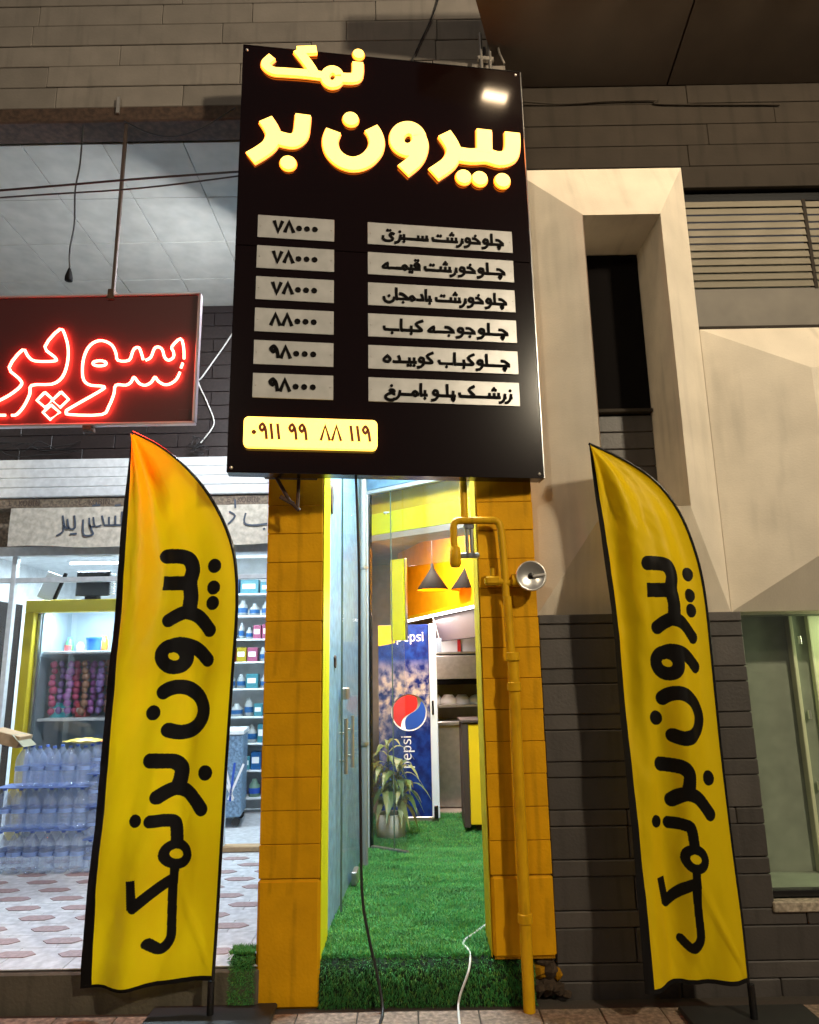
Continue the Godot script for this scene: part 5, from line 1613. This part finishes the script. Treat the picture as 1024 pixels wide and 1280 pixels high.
	bx(c, "front", Vector3(-0.285, 0.07, -0.3), Vector3(0.5, 0.955, 0.1), M.counter_yellow, 0.006)
	bx(c, "edge_post", Vector3(-0.345, 0.05, -0.3), Vector3(-0.287, 0.97, 0.11), M.dark_brown, 0.004)
	bx(c, "top", Vector3(-0.36, 0.972, -0.32), Vector3(0.52, 1.0, 0.13), M.dark_brown, 0.004)
	for e in [-0.2, 0.4]:
		b = MB.new()
		b.lathe([Vector2(0, -0.012), Vector2(0.035, -0.012), Vector2(0.035, 0.012), Vector2(0, 0.012)], Vector3.ZERO, 12, Basis(Vector3.RIGHT, PI / 2), true)
		part(c, "castor", b.mesh(M.rubber), Vector3(e, 0.036, 0.03))
	# steel kitchen line at the back
	var k := thing("kitchen_unit", "stainless steel kitchen shelves and oven behind the counter", "kitchen unit", Vector3(0.75, 0.2, -4.45))
	bx(k, "base_cabinet", Vector3(-0.62, 0.0, -0.35), Vector3(0.9, 0.86, 0.2), M.steel, 0.006)
	bx(k, "worktop", Vector3(-0.64, 0.862, -0.36), Vector3(0.92, 0.90, 0.24), M.steel, 0.004)
	bx(k, "back_panel", Vector3(-0.62, 0.901, -0.36), Vector3(0.9, 1.75, -0.33), mat("splash", Color(0.30, 0.26, 0.22), 0.5, 0, "soft", 1.0), 0.0)
	bx(k, "shelf", Vector3(-0.62, 1.05, -0.32), Vector3(0.9, 1.075, 0.12), M.steel, 0.003)
	bx(k, "oven", Vector3(-0.62, 1.36, -0.32), Vector3(0.9, 1.62, 0.18), mat("oven_front", Color(0.50, 0.44, 0.36), 0.4, 0.3, "soft", 2.0), 0.006)
	bx(k, "oven_slot", Vector3(-0.60, 1.30, -0.30), Vector3(0.9, 1.358, 0.15), M.black_matt, 0.003)
	bx(k, "upper_shelf", Vector3(-0.62, 1.64, -0.32), Vector3(0.9, 1.665, 0.15), M.steel, 0.003)
	bx(k, "red_tape", Vector3(-0.20, 1.67, -0.30), Vector3(-0.16, 1.86, -0.28), M.print_red, 0.0)
	bx(k, "wall_sheet", Vector3(-0.62, 1.67, -0.33), Vector3(0.9, 1.95, -0.31), M.print_white, 0.0)
	b = MB.new()
	b.smooth()
	for i in 8:
		b.lathe([Vector2(0, 0), Vector2(0.10, 0.0), Vector2(0.095, 0.05), Vector2(0.05, 0.085 + rng.randf() * 0.03), Vector2(0, 0.09 + rng.randf() * 0.02)], Vector3(-0.5 + i * 0.16, 1.0755, -0.05 + rng.randf_range(-0.03, 0.03)), 10)
	solo("bread_bags", b.mesh(M.print_white), "white bags heaped on the steel kitchen shelf", "bags", Vector3(0.75, 0.2, -4.45))
	var ps := thing("price_tag", "small blue and white tag hanging by a cord beside the cooler", "tag", Vector3(0.25, 1.80, -3.40))
	b = MB.new()
	b.tube(curve([Vector3(-0.05, 0.43, 0), Vector3(-0.01, 0.34, 0), Vector3(0.02, 0.22, 0), Vector3(0.03, 0.18, 0)], 4), 0.003, 5)
	part(ps, "cord", b.mesh(M.white_cable))
	bx(ps, "card", Vector3(0.0, 0.04, -0.004), Vector3(0.055, 0.18, 0.004), mat("tag_card", Color(0.35, 0.45, 0.60), 0.5, 0, "speck", 12.0), 0.001)
	# open glass door leaf along the blue wall
	var d := thing("glass_door", "open glass door leaf with steel pull handle against the blue wall", "door", Vector3(-0.44, 0.2, -1.0))
	var o := -d.position
	var da := atan2(0.107, -2.125)
	var along := Vector3(0.107, 0, -2.125).normalized()
	var bs := Basis(Vector3.UP, atan2(-along.z, along.x))
	var ctr := Vector3(-0.512, 0, -0.335) + along * 0.82 + Vector3(0.035, 0, 0)
	part(d, "pane", box_mesh(Vector3(0.90, 3.0, 0.01), 0.0, M.door_pane), ctr + Vector3(0, 1.73, 0) + o, bs)
	part(d, "pane_edge", box_mesh(Vector3(0.006, 3.0, 0.012), 0.0, M.glass_edge), ctr - along * 0.453 + Vector3(0, 1.73, 0) + o, bs)
	for e in [-0.42, -0.10]:
		b = MB.new()
		var q: Vector3 = ctr + along * float(e) + Vector3(0.022, 0, 0)
		b.tube([q + Vector3(0, 1.02, 0), q + Vector3(0, 1.36, 0)], 0.013, 10)
		for y in [1.10, 1.27]:
			b.tube([q + Vector3(-0.04, y, 0), q + Vector3(0, y, 0)], 0.008, 8)
		part(d, "pull_handle", b.mesh(M.steel), o)
	part(d, "lock", box_mesh(Vector3(0.13, 0.075, 0.035), 0.006, M.steel), ctr - along * 0.30 + Vector3(0.004, 1.515, 0) + o, bs)
	part(d, "floor_hinge", box_mesh(Vector3(0.16, 0.085, 0.035), 0.005, M.steel), ctr + along * 0.18 + Vector3(0.006, 0.27, 0) + o, bs)
	# porch tube lamp, above the reach of the sign
	var tl := thing("porch_tube_lamp", "cool white tube lamp on the entrance ceiling behind the menu sign", "tube lamp", Vector3(0.1, 3.92, -0.62))
	bx(tl, "housing", Vector3(-0.6, 0.0, -0.04), Vector3(0.6, 0.028, 0.04), M.fridge_white, 0.004)
	bx(tl, "tube", Vector3(-0.58, -0.03, -0.014), Vector3(0.58, -0.002, 0.014), M.tube_cool, 0.006)
	area(tl, tl.position + Vector3(0, -0.04, 0), Vector3.DOWN, Vector2(1.1, 0.08), Color(0.88, 0.96, 1.0), PORCH_E)
	# lamp of the grocery porch, hidden from the street by the neon sign
	tl = thing("wall_floodlight", "cool white floodlight under the porch ceiling beside the menu sign", "floodlight", Vector3(-0.92, 4.55, -0.42))
	tl.rotation.y = 2.2
	bx(tl, "housing", Vector3(-0.17, -0.07, -0.05), Vector3(0.17, 0.07, 0.02), M.black, 0.006)
	bx(tl, "arm", Vector3(-0.02, 0.07, -0.03), Vector3(0.02, 0.695, -0.01), M.black, 0.002)
	bx(tl, "lamp_face", Vector3(-0.15, -0.05, 0.0205), Vector3(0.15, 0.05, 0.026), M.tube_cool, 0.002)
	area(tl, tl.position + Vector3(-0.05, -0.01, -0.03), Vector3(-0.72, -0.80, -0.55), Vector2(0.3, 0.1), Color(0.95, 0.97, 1.0), FLOOD_E)
	# ceiling panel lamp of the takeaway
	tl = thing("ceiling_panel_lamp", "square warm white panel lamp on the takeaway ceiling", "panel lamp", Vector3(0.02, 3.085, -2.66))
	bx(tl, "frame", Vector3(-0.26, 0.0, -0.26), Vector3(0.26, 0.014, 0.26), M.fridge_white, 0.003)
	bx(tl, "lamp_face", Vector3(-0.24, -0.006, -0.24), Vector3(0.24, -0.001, 0.24), M.led_white, 0.001)
	area(tl, tl.position + Vector3(0, -0.015, 0), Vector3.DOWN, Vector2(0.48, 0.48), Color(1.0, 0.93, 0.84), ROOM_E)

# ---------------------------------------------------------------- gas pipe with gauge
func gas_pipe() -> void:
	var g := thing("gas_pipe", "yellow painted gas pipe with valves climbing the right pillar", "pipe", Vector3(0.55, 0, 0.08))
	var o := -g.position
	var b := MB.new()
	b.tube([Vector3(0.55, -0.01, 0.09), Vector3(0.55, 1.70, 0.085)], 0.030, 12)
	b.tube([Vector3(0.55, 1.70, 0.085), Vector3(0.54, 1.76, 0.085), Vector3(0.535, 2.05, 0.08)], 0.024, 12)
	part(g, "riser", b.mesh(M.yellow_pipe), o)
	for y in [0.42, 1.56, 1.72]:
		b = MB.new()
		b.lathe([Vector2(0.030, -0.025), Vector2(0.038, -0.02), Vector2(0.038, 0.02), Vector2(0.030, 0.025)], Vector3(0.55, y, 0.088), 12, Basis(), true)
		part(g, "collar", b.mesh(M.yellow_pipe), o)
	b = MB.new()
	b.tube(curve([Vector3(0.53, 2.05, 0.08), Vector3(0.527, 2.25, 0.075), Vector3(0.517, 2.44, 0.07), Vector3(0.495, 2.480, 0.07), Vector3(0.46, 2.485, 0.07)], 4) + [Vector3(0.30, 2.488, 0.07)] + curve([Vector3(0.275, 2.487, 0.07), Vector3(0.255, 2.475, 0.07), Vector3(0.248, 2.44, 0.07)], 3) + [Vector3(0.252, 2.30, 0.07)], 0.021, 10)
	part(g, "loop", b.mesh(M.yellow_pipe), o)
	b = MB.new()
	b.lathe([Vector2(0.022, 0.10), Vector2(0.030, 0.09), Vector2(0.034, 0.0), Vector2(0.024, -0.02), Vector2(0, -0.02)], Vector3(0.254, 2.24, 0.07), 12)
	part(g, "end_valve", b.mesh(M.yellow_pipe), o)
	b = MB.new()
	b.tube([Vector3(0.315, 2.49, 0.05), Vector3(0.315, 3.2, 0.02), Vector3(0.315, 3.5, -0.1)], 0.022, 10)
	part(g, "upper_riser", b.mesh(M.yellow_pipe), o)
	b = MB.new()
	b.tube([Vector3(0.325, 2.47, 0.05), Vector3(0.325, 2.30, 0.05)], 0.012, 8)
	b.tube([Vector3(0.352, 2.47, 0.05), Vector3(0.352, 2.30, 0.05)], 0.012, 8)
	b.box(Vector3(0.338, 2.455, 0.05), Vector3(0.06, 0.03, 0.04), 0.006)
	b.box(Vector3(0.338, 2.288, 0.05), Vector3(0.11, 0.03, 0.045), 0.008)
	part(g, "sight_glass", b.mesh(M.alu), o)
	b = MB.new()
	b.tube([Vector3(0.535, 2.12, 0.08), Vector3(0.64, 2.15, 0.09)], 0.020, 10)
	b.lathe([Vector2(0.0, -0.03), Vector2(0.036, -0.03), Vector2(0.036, 0.03), Vector2(0, 0.03)], Vector3(0.595, 2.138, 0.086), 8, Basis(Vector3.BACK, PI / 2), true)
	b.box(Vector3(0.46, 2.14, 0.07), Vector3(0.09, 0.05, 0.05), 0.012)
	b.tube([Vector3(0.46, 2.16, 0.07), Vector3(0.46, 2.21, 0.07)], 0.012, 8)
	b.tube([Vector3(0.43, 2.14, 0.07), Vector3(0.535, 2.13, 0.08)], 0.018, 8)
	part(g, "branch", b.mesh(M.yellow_pipe), o)
	var ga := MB.new()
	ga.lathe([Vector2(0, -0.03), Vector2(0.06, -0.03), Vector2(0.083, -0.01), Vector2(0.085, 0.012), Vector2(0.079, 0.018), Vector2(0.074, 0.012), Vector2(0.0, 0.010)], Vector3.ZERO, 32, Basis(Vector3.RIGHT, PI / 2))
	var gg := part(g, "gauge", ga.mesh(M.chrome), Vector3(0.668, 2.157, 0.115) + o)
	ga = MB.new()
	ga.lathe([Vector2(0.018, 0.0), Vector2(0.014, 0.012), Vector2(0, 0.014)], Vector3(0, 0, 0.010), 12, Basis(Vector3.RIGHT, PI / 2))
	part(gg, "knob", ga.mesh(M.black))
	ga = MB.new()
	ga.box(Vector3(0.04, 0.0, 0.022), Vector3(0.07, 0.014, 0.008), 0.003, Basis(Vector3.BACK, 0.15))
	part(gg, "lever", ga.mesh(M.chrome))

# ---------------------------------------------------------------- cables and wires
func cable(label: String, pts: Array, r: float, m: Material, called := "cable") -> Node3D:
	var b := MB.new()
	var p: Vector3 = pts[0]
	var q := []
	for v in curve(pts, 6): q.append(v - p)
	b.tube(q, r, 6)
	return solo(called, b.mesh(m), label, "cable", p)

func cables() -> void:
	cable("black cable dropping from the menu sign and trailing over the turf to the pavement", [Vector3(-0.30, 2.75, 0.17), Vector3(-0.285, 2.2, 0.14), Vector3(-0.285, 1.5, 0.13), Vector3(-0.28, 0.9, 0.12), Vector3(-0.275, 0.55, 0.10), Vector3(-0.245, 0.35, 0.08), Vector3(-0.20, 0.15, 0.06), Vector3(-0.175, 0.012, 0.10), Vector3(-0.20, 0.008, 0.30)], 0.008, M.rubber)
	cable("white cable lying over the turf step beside the right pillar", [Vector3(0.41, 0.215, -0.5), Vector3(0.33, 0.215, -0.36), Vector3(0.25, 0.217, -0.20), Vector3(0.275, 0.213, -0.07), Vector3(0.26, 0.16, 0.02), Vector3(0.215, 0.06, 0.028), Vector3(0.20, 0.008, 0.06), Vector3(0.195, 0.008, 0.30)], 0.006, M.white_cable)
	cable("thick black wire stretched across the porch to the menu sign", [Vector3(-4.4, 4.38, 0.3), Vector3(-2.43, 4.517, 0.3), Vector3(-1.6, 4.58, 0.3), Vector3(-0.95, 4.636, 0.28)], 0.0065, M.rubber, "wire")
	cable("thin black wire stretched just under the thicker one", [Vector3(-4.4, 4.34, 0.3), Vector3(-2.42, 4.468, 0.3), Vector3(-1.6, 4.515, 0.3), Vector3(-0.95, 4.610, 0.28)], 0.005, M.rubber, "wire")
	cable("slack black wire looping from the hanger rod towards the menu sign", [Vector3(-1.84, 5.235, 0.02), Vector3(-1.68, 5.13, 0.04), Vector3(-1.5, 5.075, 0.06), Vector3(-1.3, 5.10, 0.10), Vector3(-1.08, 5.235, 0.12)], 0.005, M.rubber, "wire")
	var pw := thing("plug_wire", "twisted dark wire with a plug hanging under the porch ceiling", "wire", Vector3(-2.13, 5.245, -0.02))
	var b := MB.new()
	b.tube(curve([Vector3(0.0, 0.0, 0), Vector3(0.004, -0.30, 0.002), Vector3(-0.012, -0.50, 0), Vector3(0.003, -0.74, 0), Vector3(-0.01, -0.93, 0), Vector3(0.0, -1.06, 0)], 5), 0.0055, 6)
	part(pw, "flex", b.mesh(M.rubber))
	b = MB.new()
	b.lathe([Vector2(0.008, 0.05), Vector2(0.014, 0.03), Vector2(0.024, -0.01), Vector2(0.024, -0.035), Vector2(0, -0.04)], Vector3(0, -1.11, 0), 10, Basis(Vector3.RIGHT, 0.0))
	part(pw, "plug", b.mesh(M.black_matt))
	cable("white cable dangling on the dark tiles beside the neon sign", [Vector3(-1.56, 5.2, -2.42), Vector3(-1.75, 4.85, -2.42), Vector3(-1.98, 4.48, -2.42), Vector3(-2.02, 4.42, -2.42), Vector3(-1.93, 4.22, -2.42), Vector3(-1.86, 4.05, -2.42), Vector3(-1.86, 3.96, -2.42), Vector3(-1.97, 3.80, -2.42)], 0.007, M.white_cable)
	cable("thin cable running under the canopy along the dark boards", [Vector3(0.80, 5.47, -0.13), Vector3(1.1, 5.455, -0.145), Vector3(1.4, 5.47, -0.145), Vector3(1.75, 5.47, -0.145), Vector3(1.79, 5.44, -0.145), Vector3(2.6, 5.42, -0.145)], 0.006, M.board)
	cable("dark wire running up the marble cladding behind the menu sign", [Vector3(0.02, 5.50, 0.03), Vector3(0.10, 5.75, 0.02), Vector3(0.24, 6.1, 0.02), Vector3(0.30, 6.4, 0.02)], 0.005, M.rubber, "wire")
	# rain pipe in the corner of the blue wall
	b = MB.new()
	b.tube([Vector3(0, 0, 0), Vector3(0, 3.75, 0)], 0.028, 12)
	var rp := thing("rain_pipe", "grey plastic pipe standing in the corner by the glass front", "pipe", Vector3(-0.39, 0.2, -1.85))
	part(rp, "tube", b.mesh(mat("pvc", Color(0.20, 0.21, 0.20), 0.5)))
	for y in [0.9, 2.3]:
		b = MB.new()
		b.lathe([Vector2(0.034, -0.012), Vector2(0.034, 0.012)], Vector3(0, y, 0), 12)
		part(rp, "clip", b.mesh(M.steel))
	# tangle of wires on the shutter box
	for k in 3:
		var pts := []
		var x := -1.95 - k * 0.05
		for i in 9:
			pts.append(Vector3(x + rng.randf_range(-0.09, 0.09), 3.66 + rng.randf_range(0.0, 0.20), -2.38 + rng.randf_range(-0.03, 0.06)))
		cable("tangled dark wire heaped on the white shutter box", pts, 0.0035, M.rubber, "tangled_wire").set_meta("group", "wires heaped on the shutter box")
	for k in 4:
		var pts := []
		for i in 8:
			pts.append(Vector3(-4.3 + i * 0.17 + rng.randf_range(-0.05, 0.05), 3.68 + rng.randf_range(0.0, 0.16), -2.38 + rng.randf_range(-0.03, 0.05)))
		cable("dark wire lying along the shutter box under the neon sign", pts, 0.005, M.rubber, "loose_wire").set_meta("group", "wires lying along the shutter box")

# ---------------------------------------------------------------- street lamp behind the camera
func street_lamp() -> void:
	for k in 2:
		var s := thing("street_lamp", ["tall grey street lamp across the street facing the cream building", "added fill lamp on a grey street pole facing the grocery"][k], "street lamp", [Vector3(4.7, -0.15, 8.2), Vector3(-2.4, -0.15, 10.2)][k], "street lamps")
		var b := MB.new()
		b.tube([Vector3(0, 0, 0), Vector3(0, 3, 0), Vector3(0, 6.0, 0)], 0.06, 12)
		b.tube(curve([Vector3(0, 6.0, 0), Vector3(0, 6.35, -0.2), Vector3(0, 6.50, -0.8), Vector3(0, 6.52, -1.6)], 4), 0.04, 10)
		part(s, "pole", b.mesh(M.steel))
		bx(s, "lamp_head", Vector3(-0.2, 6.48, -2.3), Vector3(0.2, 6.57, -1.6), M.steel, 0.02)
		bx(s, "lamp_face", Vector3(-0.17, 6.465, -2.25), Vector3(0.17, 6.4795, -1.65), M.lamp_warm, 0.003)
		area(s, s.position + Vector3(0, 6.44, -1.95), [Vector3(-0.45, -0.5, -0.9), Vector3(0.35, -0.5, -1.0)][k], Vector2(0.34, 0.6), Color(1.0, 0.93, 0.80), [STREET_E, STREET_E * 0.2][k])  # the weak left lamp is unseen, added to fill the shadows
